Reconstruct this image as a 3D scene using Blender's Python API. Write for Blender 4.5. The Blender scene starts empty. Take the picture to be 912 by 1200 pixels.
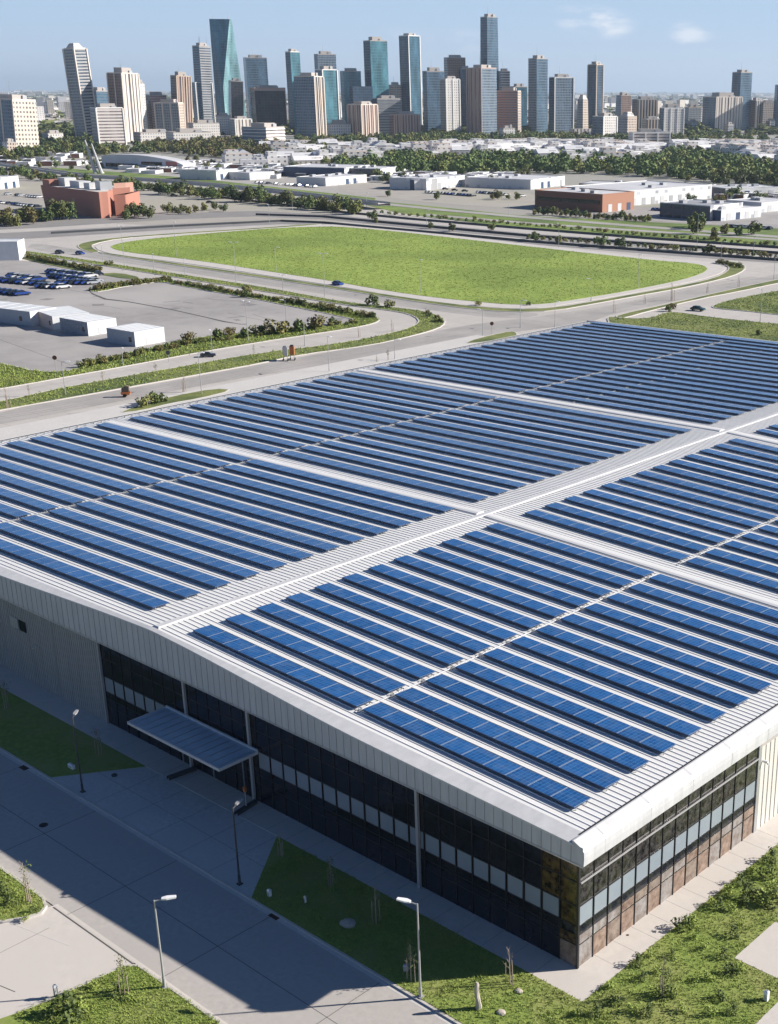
# industrial hall with a solar roof before a city skyline
SKYSTR, SUNSTR, EXPO, HAZE, SKYTINT, MIST, MIST2, CLOUD = .031, 4.9, 0.85, 4.5e-5, (.40,.78,1.30), (8.6,11.6,15.4), (10.5,12.3,14.5), (17.5,17.8,18.6)
import bpy, math, random
import numpy as np
from mathutils import Vector, Matrix
random.seed(7); rnd = random.Random(11)
S = bpy.context.scene
COL = S.collection
R = math.radians

# ------------------------------------------------------------------ camera
F_PX = 1517.65; CX, CY = 630.49, 682.87          # focal length and principal point, in photo pixels (912 x 1200)
PITCH, ROLL, YAW = (0.363456, 0.003067, 0.700104)
CAM = np.array([52.6037, -67.4600, 65.4790])
def cam_axes():
    cy, sy = math.cos(YAW), math.sin(YAW)
    f0 = np.array([-sy, cy, 0.]); r0 = np.array([cy, sy, 0.]); z = np.array([0, 0, 1.])
    f = f0*math.cos(PITCH)-z*math.sin(PITCH); u = z*math.cos(PITCH)+f0*math.sin(PITCH)
    return r0*math.cos(ROLL)+u*math.sin(ROLL), -r0*math.sin(ROLL)+u*math.cos(ROLL), f
AX_R, AX_U, AX_F = cam_axes(); AX_F_V = Vector(AX_F)
def ray(x, y): return AX_F*F_PX+AX_R*(x-CX)-AX_U*(y-CY)
def G(x, y, z=0.):
    d = ray(x, y); p = CAM+d*((z-CAM[2])/d[2]); return Vector((p[0], p[1], z))
def pxm(x, y):                                   # metres per photo pixel for something standing on the ground at x, y
    g = G(x, y); d = np.array(g)-CAM; return float(d@AX_F)/F_PX
def height_at(g, ytop, xtop=None):               # height of a point above ground point g that shows at row ytop
    d = ray(xtop if xtop is not None else 456, ytop)
    gx = np.array([g[0], g[1]])-CAM[:2]; dist = float(gx@AX_F[:2]); k = dist/float(d[:2]@AX_F[:2])
    return float(CAM[2]+d[2]*k)
cd = bpy.data.cameras.new('camera'); cam = bpy.data.objects.new('camera', cd); COL.objects.link(cam)
m = Matrix(((AX_R[0], AX_U[0], -AX_F[0], CAM[0]), (AX_R[1], AX_U[1], -AX_F[1], CAM[1]), (AX_R[2], AX_U[2], -AX_F[2], CAM[2]), (0, 0, 0, 1)))
cam.matrix_world = m
cd.sensor_fit = 'HORIZONTAL'; cd.sensor_width = 36; cd.lens = 36*F_PX/912
# the photo is taller than wide: Blender measures both shifts in units of the longer side
cd.shift_x = (456-CX)/912; cd.shift_y = (CY-600)/912
cd.clip_start = 1; cd.clip_end = 90000
S.camera = cam
S.render.resolution_x = 778; S.render.resolution_y = 1024

# ------------------------------------------------------------------ light
SUN = Vector((1.32, 1.45, 1.0)).normalized()      # towards the sun
el = math.asin(SUN.z); az = math.atan2(SUN.x, SUN.y)
w = bpy.data.worlds.new('World'); S.world = w; w.use_nodes = True
nt = w.node_tree; nt.nodes.clear()
sky = nt.nodes.new('ShaderNodeTexSky'); sky.sky_type = 'NISHITA'; sky.sun_disc = False
sky.sun_elevation = el; sky.sun_rotation = az; sky.altitude = 100; sky.air_density = 1.0; sky.dust_density = 1.0; sky.ozone_density = 1.5
bg = nt.nodes.new('ShaderNodeBackground'); bg.inputs[1].default_value = SKYSTR
out = nt.nodes.new('ShaderNodeOutputWorld')
def wm(op, a, b=None, c=None):
    n = nt.nodes.new('ShaderNodeMath'); n.operation = op
    for i, v in enumerate((a, b, c)):
        if v is None: continue
        if isinstance(v, (int, float)): n.inputs[i].default_value = v
        else: nt.links.new(v, n.inputs[i])
    return n.outputs[0]
def wmix(fac, a, b, mode='MIX'):
    n = nt.nodes.new('ShaderNodeMix'); n.data_type = 'RGBA'; n.blend_type = mode
    for i, v in ((0, fac), (6, a), (7, b)):
        if isinstance(v, (int, float)): n.inputs[i].default_value = v
        elif isinstance(v, tuple): n.inputs[i].default_value = (*v, 1)
        else: nt.links.new(v, n.inputs[i])
    return n.outputs[2]
def smooth(x, lo, hi):
    n = nt.nodes.new('ShaderNodeMapRange'); n.interpolation_type = 'SMOOTHSTEP'; nt.links.new(x, n.inputs[0]); n.inputs[1].default_value = lo; n.inputs[2].default_value = hi
    return n.outputs[0]
tcw = nt.nodes.new('ShaderNodeTexCoord'); sep = nt.nodes.new('ShaderNodeSeparateXYZ'); nt.links.new(tcw.outputs['Generated'], sep.inputs[0])
tinted = wmix(1., sky.outputs[0], SKYTINT, 'MULTIPLY')
band = wm('SUBTRACT', 1., smooth(sep.outputs[2], .03, .30))        # bright misty air low over the horizon
col = wmix(band, tinted, MIST, 'MIX')
low = wm('SUBTRACT', 1., smooth(sep.outputs[2], -.004, .055))
col = wmix(wm('MULTIPLY', low, .85), col, MIST2, 'MIX')
# two thin clouds: soft patches of noise round two fixed directions of the sky
nz = nt.nodes.new('ShaderNodeTexNoise'); mp = nt.nodes.new('ShaderNodeMapping'); mp.inputs['Scale'].default_value = (22, 22, 75)
nt.links.new(tcw.outputs['Generated'], mp.inputs[0]); nt.links.new(mp.outputs[0], nz.inputs['Vector']); nz.inputs['Detail'].default_value = 7; nz.inputs['Scale'].default_value = 1.6
cl = None
for (x, y, ru, rv, amp) in ((697, 25, .034, .0125, 1.), (812, 44, .022, .012, .65), (520, 45, .05, .012, .22)):
    d = Vector(ray(x, y)).normalized(); e = Vector((-d.y, d.x, 0)).normalized()
    vd = nt.nodes.new('ShaderNodeVectorMath'); vd.operation = 'DOT_PRODUCT'; nt.links.new(tcw.outputs['Generated'], vd.inputs[0]); vd.inputs[1].default_value = e
    u = wm('DIVIDE', vd.outputs['Value'], ru)
    v = wm('DIVIDE', wm('SUBTRACT', wm('ADD', sep.outputs[2], wm('MULTIPLY', vd.outputs['Value'], -.12)), d.z), rv)
    r2 = wm('ADD', wm('MULTIPLY', u, u), wm('MULTIPLY', v, v)); g_ = wm('MULTIPLY', wm('SUBTRACT', 1., smooth(r2, 0., 1.)), amp)
    cl = g_ if cl is None else wm('MAXIMUM', cl, g_)
cm = wm('MULTIPLY', cl, smooth(nz.outputs['Fac'], .40, .68))
col = wmix(cm, col, CLOUD, 'MIX')
nt.links.new(col, bg.inputs[0]); nt.links.new(bg.outputs[0], out.inputs[0])
sd = bpy.data.lights.new('sun', 'SUN'); sd.energy = SUNSTR; sd.angle = R(0.53); sd.color = (1, .93, .84)
so = bpy.data.objects.new('sun', sd); COL.objects.link(so); so.rotation_euler = (-SUN).to_track_quat('-Z', 'Y').to_euler(); so.location = (100, 100, 200)
S.view_settings.view_transform = 'Standard'; S.view_settings.look = 'None'; S.view_settings.exposure = EXPO; S.view_settings.gamma = 1
S.render.engine = 'CYCLES'

# ------------------------------------------------------------------ materials
def new_mat(name):
    m = bpy.data.materials.new(name); m.use_nodes = True
    return m, m.node_tree, m.node_tree.nodes['Principled BSDF']
def L(nt, a, b): nt.links.new(a, b)
def mat(name, col, rough=.7, metal=0., noise=None, spec=None, bump=0., nscale=1., coord='Object', col2=None, col3=None, scale2=None, stretch=None, joints=None, vary=0):
    """plain or noise-mottled material; noise = strength of the mottling between col and col2"""
    m, nt, b = new_mat(name)
    b.inputs['Roughness'].default_value = rough; b.inputs['Metallic'].default_value = metal
    if spec is not None: b.inputs['Specular IOR Level'].default_value = spec
    c = (*col, 1)
    b.inputs['Base Color'].default_value = c
    if noise:
        tc = nt.nodes.new('ShaderNodeTexCoord'); n1 = nt.nodes.new('ShaderNodeTexNoise')
        n1.inputs['Scale'].default_value = nscale; n1.inputs['Detail'].default_value = 6; n1.inputs['Roughness'].default_value = .65
        if stretch:
            mpn = nt.nodes.new('ShaderNodeMapping'); mpn.inputs['Scale'].default_value = stretch; L(nt, tc.outputs[coord], mpn.inputs[0]); L(nt, mpn.outputs[0], n1.inputs['Vector'])
        else: L(nt, tc.outputs[coord], n1.inputs['Vector'])
        rp = nt.nodes.new('ShaderNodeMapRange'); rp.inputs[1].default_value = .5-noise; rp.inputs[2].default_value = .5+noise
        L(nt, n1.outputs['Fac'], rp.inputs[0])
        mx = nt.nodes.new('ShaderNodeMix'); mx.data_type = 'RGBA'
        mx.inputs[6].default_value = c; mx.inputs[7].default_value = (*(col2 or [v*.7 for v in col]), 1)
        L(nt, rp.outputs[0], mx.inputs[0]); o = mx.outputs[2]
        if col3:
            n2 = nt.nodes.new('ShaderNodeTexNoise'); n2.inputs['Scale'].default_value = scale2 or nscale*.1; n2.inputs['Detail'].default_value = 4
            L(nt, tc.outputs[coord], n2.inputs['Vector'])
            r2 = nt.nodes.new('ShaderNodeMapRange'); r2.inputs[1].default_value = .42; r2.inputs[2].default_value = .62
            L(nt, n2.outputs['Fac'], r2.inputs[0])
            m2 = nt.nodes.new('ShaderNodeMix'); m2.data_type = 'RGBA'; L(nt, r2.outputs[0], m2.inputs[0]); L(nt, o, m2.inputs[6]); m2.inputs[7].default_value = (*col3, 1)
            o = m2.outputs[2]
        if joints:                                   # saw-cut joints between cast slabs
            br = nt.nodes.new('ShaderNodeTexBrick'); br.offset = 0; br.inputs['Scale'].default_value = 1; br.inputs['Brick Width'].default_value = joints; br.inputs['Row Height'].default_value = joints
            br.inputs['Mortar Size'].default_value = .05; br.inputs['Mortar Smooth'].default_value = .3; br.inputs['Color1'].default_value = (1,1,1,1); br.inputs['Color2'].default_value = (.93,.93,.93,1); br.inputs['Mortar'].default_value = (.62,.61,.6,1)
            L(nt, tc.outputs[coord], br.inputs['Vector']); m3 = nt.nodes.new('ShaderNodeMix'); m3.data_type = 'RGBA'; m3.blend_type = 'MULTIPLY'; m3.inputs[0].default_value = 1; L(nt, o, m3.inputs[6]); L(nt, br.outputs['Color'], m3.inputs[7]); o = m3.outputs[2]
        if vary:                                     # every tree a little lighter, darker, greener or browner
            oi = nt.nodes.new('ShaderNodeObjectInfo'); hs = nt.nodes.new('ShaderNodeHueSaturation'); L(nt, o, hs.inputs['Color'])
            L(nt, math_node(nt, 'ADD', math_node(nt, 'MULTIPLY', oi.outputs['Random'], vary), 1-vary*.5), hs.inputs['Value'])
            L(nt, math_node(nt, 'ADD', math_node(nt, 'MULTIPLY', math_node(nt, 'FRACT', math_node(nt, 'MULTIPLY', oi.outputs['Random'], 17.3)), .07), .455), hs.inputs['Hue']); o = hs.outputs[0]
        L(nt, o, b.inputs['Base Color'])
        if bump:
            bp = nt.nodes.new('ShaderNodeBump'); bp.inputs['Strength'].default_value = bump; bp.inputs['Distance'].default_value = .05
            L(nt, n1.outputs['Fac'], bp.inputs['Height']); L(nt, bp.outputs[0], b.inputs['Normal'])
    return m
def math_node(nt, op, a, b=None):
    n = nt.nodes.new('ShaderNodeMath'); n.operation = op
    for i, v in enumerate((a, b)):
        if v is None: continue
        if isinstance(v, (int, float)): n.inputs[i].default_value = v
        else: L(nt, v, n.inputs[i])
    return n.outputs[0]
FAC = {}
def facade(name, wall, glass, fh=3.5, bw=3.0, vf=.55, uf=.7, grough=.12, wrough=.6, var=.5):
    """wall with rows of windows, laid out in metres on the wall's own UV (u along the wall, v = height)"""
    if name in FAC: return FAC[name]
    m, nt, b = new_mat(name); FAC[name] = m
    uv = nt.nodes.new('ShaderNodeUVMap'); sp = nt.nodes.new('ShaderNodeSeparateXYZ'); L(nt, uv.outputs[0], sp.inputs[0])
    u = math_node(nt, 'DIVIDE', sp.outputs[0], bw); v = math_node(nt, 'DIVIDE', sp.outputs[1], fh)
    fu = math_node(nt, 'FRACT', u); fv = math_node(nt, 'FRACT', v)
    a = math_node(nt, 'LESS_THAN', fu, uf); c = math_node(nt, 'LESS_THAN', fv, vf)
    msk = math_node(nt, 'MULTIPLY', a, c)
    fl = nt.nodes.new('ShaderNodeCombineXYZ'); L(nt, math_node(nt, 'FLOOR', u), fl.inputs[0]); L(nt, math_node(nt, 'FLOOR', v), fl.inputs[1])
    wn = nt.nodes.new('ShaderNodeTexWhiteNoise'); wn.noise_dimensions = '3D'; L(nt, fl.outputs[0], wn.inputs['Vector'])
    g = nt.nodes.new('ShaderNodeMix'); g.data_type = 'RGBA'
    L(nt, math_node(nt, 'MULTIPLY', wn.outputs['Value'], var), g.inputs[0])
    g.inputs[6].default_value = (*glass, 1); g.inputs[7].default_value = (*[min(1, x*2.2+.04) for x in glass], 1)
    n0 = nt.nodes.new('ShaderNodeTexNoise'); n0.inputs['Scale'].default_value = .05; n0.inputs['Detail'].default_value = 3; mp0 = nt.nodes.new('ShaderNodeMapping'); mp0.inputs['Scale'].default_value = (1.6, .35, 1); L(nt, uv.outputs[0], mp0.inputs[0]); L(nt, mp0.outputs[0], n0.inputs['Vector'])
    r0 = nt.nodes.new('ShaderNodeMapRange'); r0.inputs[1].default_value = .35; r0.inputs[2].default_value = .65; r0.inputs[3].default_value = .55; r0.inputs[4].default_value = 1.6; L(nt, n0.outputs['Fac'], r0.inputs[0])  # broad light and dark patches paint cloud reflections into the glass
    gv = nt.nodes.new('ShaderNodeVectorMath'); gv.operation = 'SCALE'; L(nt, g.outputs[2], gv.inputs[0]); L(nt, r0.outputs[0], gv.inputs['Scale'])
    n1 = nt.nodes.new('ShaderNodeTexNoise'); n1.inputs['Scale'].default_value = .06; n1.inputs['Detail'].default_value = 5; L(nt, uv.outputs[0], n1.inputs['Vector'])
    wl = nt.nodes.new('ShaderNodeMix'); wl.data_type = 'RGBA'; L(nt, n1.outputs['Fac'], wl.inputs[0])
    wl.inputs[6].default_value = (*wall, 1); wl.inputs[7].default_value = (*[x*.75 for x in wall], 1)
    mx = nt.nodes.new('ShaderNodeMix'); mx.data_type = 'RGBA'; L(nt, msk, mx.inputs[0]); L(nt, wl.outputs[2], mx.inputs[6]); L(nt, gv.outputs[0], mx.inputs[7])
    L(nt, mx.outputs[2], b.inputs['Base Color'])
    rr = nt.nodes.new('ShaderNodeMix'); rr.data_type = 'FLOAT'; L(nt, msk, rr.inputs[0]); rr.inputs[2].default_value = wrough; rr.inputs[3].default_value = grough
    L(nt, rr.outputs[0], b.inputs['Roughness'])
    return m

# ------------------------------------------------------------------ mesh building
class MB:
    def __init__(s): s.v = []; s.f = []; s.m = []
    def add(s, vs, fs, mi=0):
        o = len(s.v); s.v += [tuple(p) for p in vs]; s.f += [tuple(i+o for i in f) for f in fs]; s.m += [mi]*len(fs)
        return s
    def box(s, x0, x1, y0, y1, z0, z1, mi=0):
        return s.add([(x0,y0,z0),(x1,y0,z0),(x1,y1,z0),(x0,y1,z0),(x0,y0,z1),(x1,y0,z1),(x1,y1,z1),(x0,y1,z1)],
                     [(0,3,2,1),(4,5,6,7),(0,1,5,4),(1,2,6,5),(2,3,7,6),(3,0,4,7)], mi)
    def prism(s, poly, z0, z1, mi=0, top=None, mtop=None, mside=None):
        """poly: ccw list of (x, y); top: optional second outline; mside: one material index per side"""
        n = len(poly); t = top or poly
        o = len(s.v); s.v += [(p[0], p[1], z0) for p in poly]+[(p[0], p[1], z1) for p in t]
        for i in range(n):
            s.f.append((o+i, o+(i+1) % n, o+n+(i+1) % n, o+n+i)); s.m.append(mside[i] if mside else mi)
        s.f.append(tuple(range(o+n-1, o-1, -1))); s.m.append(mi)
        s.f.append(tuple(range(o+n, o+2*n))); s.m.append(mi if mtop is None else mtop)
        return s
    def tube(s, p0, p1, r0, r1=None, n=8, mi=0, cap=True):
        r1 = r0 if r1 is None else r1
        p0 = Vector(p0); p1 = Vector(p1); d = (p1-p0).normalized()
        a = d.orthogonal().normalized(); b = d.cross(a); o = len(s.v)
        for p, r in ((p0, r0), (p1, r1)):
            for i in range(n):
                t = 2*math.pi*i/n; s.v.append(tuple(p+a*(r*math.cos(t))+b*(r*math.sin(t))))
        for i in range(n):
            s.f.append((o+i, o+(i+1) % n, o+n+(i+1) % n, o+n+i)); s.m.append(mi)
        if cap: s.f.append(tuple(range(o+n-1, o-1, -1))); s.f.append(tuple(range(o+n, o+2*n))); s.m += [mi, mi]
        return s
    def build(s, name, mats, parent=None, smooth=False, link=True):
        me = bpy.data.meshes.new(name); me.from_pydata(s.v, [], s.f)
        mats = mats if isinstance(mats, (list, tuple)) else [mats]
        for q in mats: me.materials.append(q)
        n = len(me.polygons)
        me.polygons.foreach_set('material_index', s.m)
        if smooth: me.polygons.foreach_set('use_smooth', [True]*n)
        auto_uv(me)
        me.update()
        o = bpy.data.objects.new(name, me)
        if link: COL.objects.link(o)
        if parent: o.parent = parent
        return o
def auto_uv(me):
    n = len(me.loops)
    if not n: return
    co = np.empty(len(me.vertices)*3, 'f'); me.vertices.foreach_get('co', co); co = co.reshape(-1, 3)
    vi = np.empty(n, 'i'); me.loops.foreach_get('vertex_index', vi)
    m_ = len(me.polygons); nr = np.empty(m_*3, 'f'); me.polygons.foreach_get('normal', nr); nr = nr.reshape(-1, 3)
    lt = np.empty(m_, 'i'); me.polygons.foreach_get('loop_total', lt)
    N = np.repeat(nr, lt, axis=0); P = co[vi]
    h = np.hypot(N[:, 0], N[:, 1])+1e-9
    tx, ty = -N[:, 1]/h, N[:, 0]/h
    u = P[:, 0]*tx+P[:, 1]*ty; v = P[:, 2]
    up = np.abs(N[:, 2]) > .8
    u = np.where(up, P[:, 0], u); v = np.where(up, P[:, 1], v)
    uvl = me.uv_layers.new(name='UVMap'); uvl.data.foreach_set('uv', np.stack([u, v], 1).astype('f').ravel())
def tag(o, label=None, cat=None, group=None, kind=None):
    if label: o['label'] = label
    if cat: o['category'] = cat
    if group: o['group'] = group
    if kind: o['kind'] = kind
    return o
def thing(name, label, cat, loc=(0, 0, 0), rz=0., group=None):
    o = bpy.data.objects.new(name, None); COL.objects.link(o); o.location = loc; o.rotation_euler = (0, 0, rz); o.empty_display_size = .5
    return tag(o, label, cat, group)
def copy_tree(o, loc, rz=0., label=None, scale=None, group=None):
    c = o.copy(); COL.objects.link(c); c.location = loc; c.rotation_euler = (0, 0, rz)
    if scale: c.scale = scale if isinstance(scale, tuple) else (scale,)*3
    if label: c['label'] = label
    if group: c['group'] = group
    def kids(a, b):
        for ch in a.children:
            k = ch.copy(); COL.objects.link(k); k.parent = b; kids(ch, k)
    kids(o, c)
    return c
class Once:
    """first use moves the prototype itself, later uses copy it"""
    def __init__(s, proto): s.p = proto; s.used = False; s.src = None
    def put(s, loc, rz=0., label=None, scale=None, group=None):
        if not s.used:
            s.used = True; o = s.p; o.location = loc; o.rotation_euler = (0, 0, rz); o.scale = (1, 1, 1)
            if scale: o.scale = scale if isinstance(scale, tuple) else (scale,)*3
            if label: o['label'] = label
            if group: o['group'] = group
            return o
        return copy_tree(s.p, loc, rz, label, scale or 1., group)
def chaikin(p, k=2):
    for _ in range(k):
        q = []
        for i in range(len(p)):
            a, b = p[i], p[(i+1) % len(p)]
            q += [(a[0]*.75+b[0]*.25, a[1]*.75+b[1]*.25), (a[0]*.25+b[0]*.75, a[1]*.25+b[1]*.75)]
        p = q
    return p
from mathutils.geometry import tessellate_polygon
def area2(p): return sum(p[i][0]*p[(i+1) % len(p)][1]-p[(i+1) % len(p)][0]*p[i][1] for i in range(len(p)))
def sheet(name, poly, z, material, z0=None, kind='structure', parent=None):
    """flat ground sheet (or a low slab down to z0) with the given outline in metres"""
    if area2(poly) < 0: poly = poly[::-1]
    n = len(poly); tri = tessellate_polygon([[Vector((p[0], p[1], 0)) for p in poly]])
    b = MB(); b.v = [(p[0], p[1], z) for p in poly]
    for t in tri:
        a, c, d = (b.v[i] for i in t)
        cr = (c[0]-a[0])*(d[1]-a[1])-(c[1]-a[1])*(d[0]-a[0])
        b.f.append(tuple(t) if cr > 0 else tuple(t[::-1])); b.m.append(0)
    if z0 is not None:
        b.v += [(p[0], p[1], z0) for p in poly]
        for i in range(n): b.f.append((n+i, n+(i+1) % n, (i+1) % n, i)); b.m.append(0)
    o = b.build(name, material, parent)
    if kind: o['kind'] = kind
    return o
def pxpoly(pts, smooth=1):
    p = [tuple(G(*q)[:2]) for q in pts]
    return chaikin(p, smooth) if smooth else p
def strip(name, pts, wdt, z0, z1, material, closed=False, kind='structure'):
    """a band of constant width along a polyline (kerb, lane, hedge base)"""
    n = len(pts); b = MB(); P = [Vector((p[0], p[1])) for p in pts]
    L_, R_ = [], []
    for i in range(n):
        a = P[i-1] if (i > 0 or closed) else P[i]; c = P[(i+1) % n] if (i < n-1 or closed) else P[i]
        d = (c-a); d = d.normalized() if d.length > 1e-6 else Vector((1, 0)); nn = Vector((-d.y, d.x))
        L_.append(P[i]+nn*wdt/2); R_.append(P[i]-nn*wdt/2)
    for i in range(n): b.v += [(*L_[i], z1), (*R_[i], z1), (*L_[i], z0), (*R_[i], z0)]
    for i in range(n if closed else n-1):
        a = 4*i; c = 4*((i+1) % n)
        for q in ((a, a+1, c+1, c), (a+2, a, c, c+2), (a+1, a+3, c+3, c+1)): b.f.append(q); b.m.append(0)
    o = b.build(name, material)
    if kind: o['kind'] = kind
    return o
ORD = ['first','second','third','fourth','fifth','sixth','seventh','eighth','ninth','tenth','eleventh','twelfth','thirteenth','fourteenth','fifteenth','sixteenth','seventeenth','eighteenth','nineteenth','twentieth']

# colours
M = dict(
 edge=mat('shadow_tinted_module_edge', (.015,.04,.10), .5),  # navy of the row's shadow is put into the edge colour
 roof=mat('white_roof_sheet', (.77,.765,.755), .5, 0, .2, nscale=1., col2=(.65,.645,.64), stretch=(.12,1.6,1), col3=(.70,.70,.69), scale2=.05, bump=0),
 white=mat('white_painted_metal', (.60,.60,.605), .45, 0, .2, nscale=1.2, col2=(.49,.495,.50), stretch=(1.,.5,.25)),
 fascia=mat('grey_fascia_metal', (.54,.545,.55), .45, 0, .2, nscale=1.5, col2=(.43,.44,.45), stretch=(1.,1.,.15)),
 wallgrey=mat('grey_wall_cladding', (.40,.395,.385), .6, 0, .2, nscale=1.2, col2=(.31,.31,.31), stretch=(1,1,.12)),
 wallwhite=mat('cream_wall_cladding', (.60,.58,.54), .55, 0, .3, nscale=.3, col2=(.50,.48,.45)),
 steel=mat('galvanised_steel', (.45,.46,.48), .4, .6),
 alu=mat('aluminium_frame', (.6,.61,.63), .35, .7),
 mull=mat('dark_mullion', (.018,.018,.02), .4, 0),
 soffit=mat('soffit', (.3,.3,.31), .7),
 glass=mat('dark_window_glass', (.005,.008,.015), .05, 0, .2, nscale=.4, col2=(.026,.026,.032), spec=.45),
 glass2=mat('dark_glass_with_painted_reflections', (.008,.008,.010), .05, 0, .10, nscale=1.7, col2=(.062,.057,.058), spec=.6),  # grey-brown mottle paints tree reflections into the glass
 lightpane=mat('pale_spandrel_glass', (.27,.31,.35), .15, 0, .3, nscale=.3, col2=(.21,.25,.29)),
 brown1=mat('pane_with_brown_blind', (.12,.075,.055), .10, 0, .14, nscale=1.3, col2=(.30,.22,.17)),
 brown2=mat('pane_with_tan_blind', (.27,.22,.18), .10, 0, .14, nscale=1.1, col2=(.11,.075,.06)),
 brown3=mat('pane_with_grey_blind', (.30,.29,.285), .10, 0, .15, nscale=1.2, col2=(.15,.115,.095)),
 goldreflection=mat('pane_with_painted_gold_reflection', (.13,.085,.03), .12, 0, .10, nscale=1.3, col2=(.012,.010,.009)),  # gold tint paints a warm reflection into the corner panes
 canopy=mat('canopy_glass', (.55,.66,.72), .25, 0, .3, nscale=.5, col2=(.33,.42,.5)),
 concrete=mat('pale_concrete', (.60,.555,.51), .85, 0, .22, nscale=.9, col2=(.50,.465,.43), col3=(.54,.50,.46), scale2=.08, bump=.15),
 concrete2=mat('old_concrete', (.62,.60,.57), .9, 0, .22, nscale=2.5, col2=(.46,.445,.43), col3=(.52,.50,.48), scale2=.12, bump=.2),
 asphalt=mat('worn_asphalt', (.28,.265,.25), .9, 0, .25, nscale=.5, col2=(.24,.228,.22), col3=(.34,.32,.305), scale2=.03),
 road=mat('front_road_concrete', (.47,.44,.41), .88, 0, .2, nscale=1.8, col2=(.37,.345,.32), col3=(.41,.385,.36), scale2=.1, bump=.15),
 kerb=mat('kerb_concrete', (.58,.55,.51), .85, 0, .3, nscale=2, col2=(.46,.43,.4)),
 joint=mat('joint_filler', (.09,.085,.08), .9),
 patch=mat('crack_seal', (.56,.53,.5), .9),
 grass=mat('lawn_soil', (.15,.22,.04), .95, 0, .16, nscale=1.9, col2=(.24,.30,.06), col3=(.25,.27,.08), scale2=.18, bump=.6),
 field=mat('meadow', (.18,.26,.032), .95, 0, .10, nscale=.9, col2=(.31,.40,.07), col3=(.17,.24,.032), stretch=(.35,1.3,1), scale2=.02),
 verge=mat('verge_grass', (.12,.155,.03), .95, 0, .15, nscale=.9, col2=(.22,.23,.07), col3=(.07,.10,.022), scale2=.08),
 blade=mat('grass_blades', (.20,.29,.045), .8, 0, .2, nscale=1.5, col2=(.32,.36,.09)),
 leaf=mat('green_leaves', (.06,.095,.024), .8, 0, .2, nscale=.4, col2=(.13,.155,.042), vary=.7),
 leaf2=mat('olive_leaves', (.12,.13,.032), .8, 0, .2, nscale=.4, col2=(.21,.20,.055), vary=.6),
 leafb=mat('bush_leaves', (.06,.095,.02), .8, 0, .2, nscale=1.5, col2=(.12,.15,.04)),
 bark=mat('bark', (.13,.10,.075), .9, 0, .3, nscale=6, col2=(.22,.18,.14)),
 bare=mat('pale_bark', (.38,.31,.25), .9, 0, .3, nscale=8, col2=(.25,.2,.16)),
 stone=mat('rough_stone', (.5,.45,.38), .95, 0, .3, nscale=5, col2=(.36,.32,.27), bump=.6),
 lampmetal=mat('lamp_pole_metal', (.40,.40,.41), .5, .3),
 lamphead=mat('lamp_head_white', (.8,.8,.8), .4),
 darkpole=mat('dark_painted_pole', (.05,.055,.06), .45),
 black=mat('black_rubber', (.02,.02,.02), .7),
 carglass=mat('car_glass', (.02,.025,.03), .08),
 orange=mat('orange_paint', (.65,.2,.05), .5),
 rust=mat('rusty_iron', (.13,.05,.03), .8, 0, .3, nscale=5, col2=(.06,.03,.02)),
)
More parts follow.
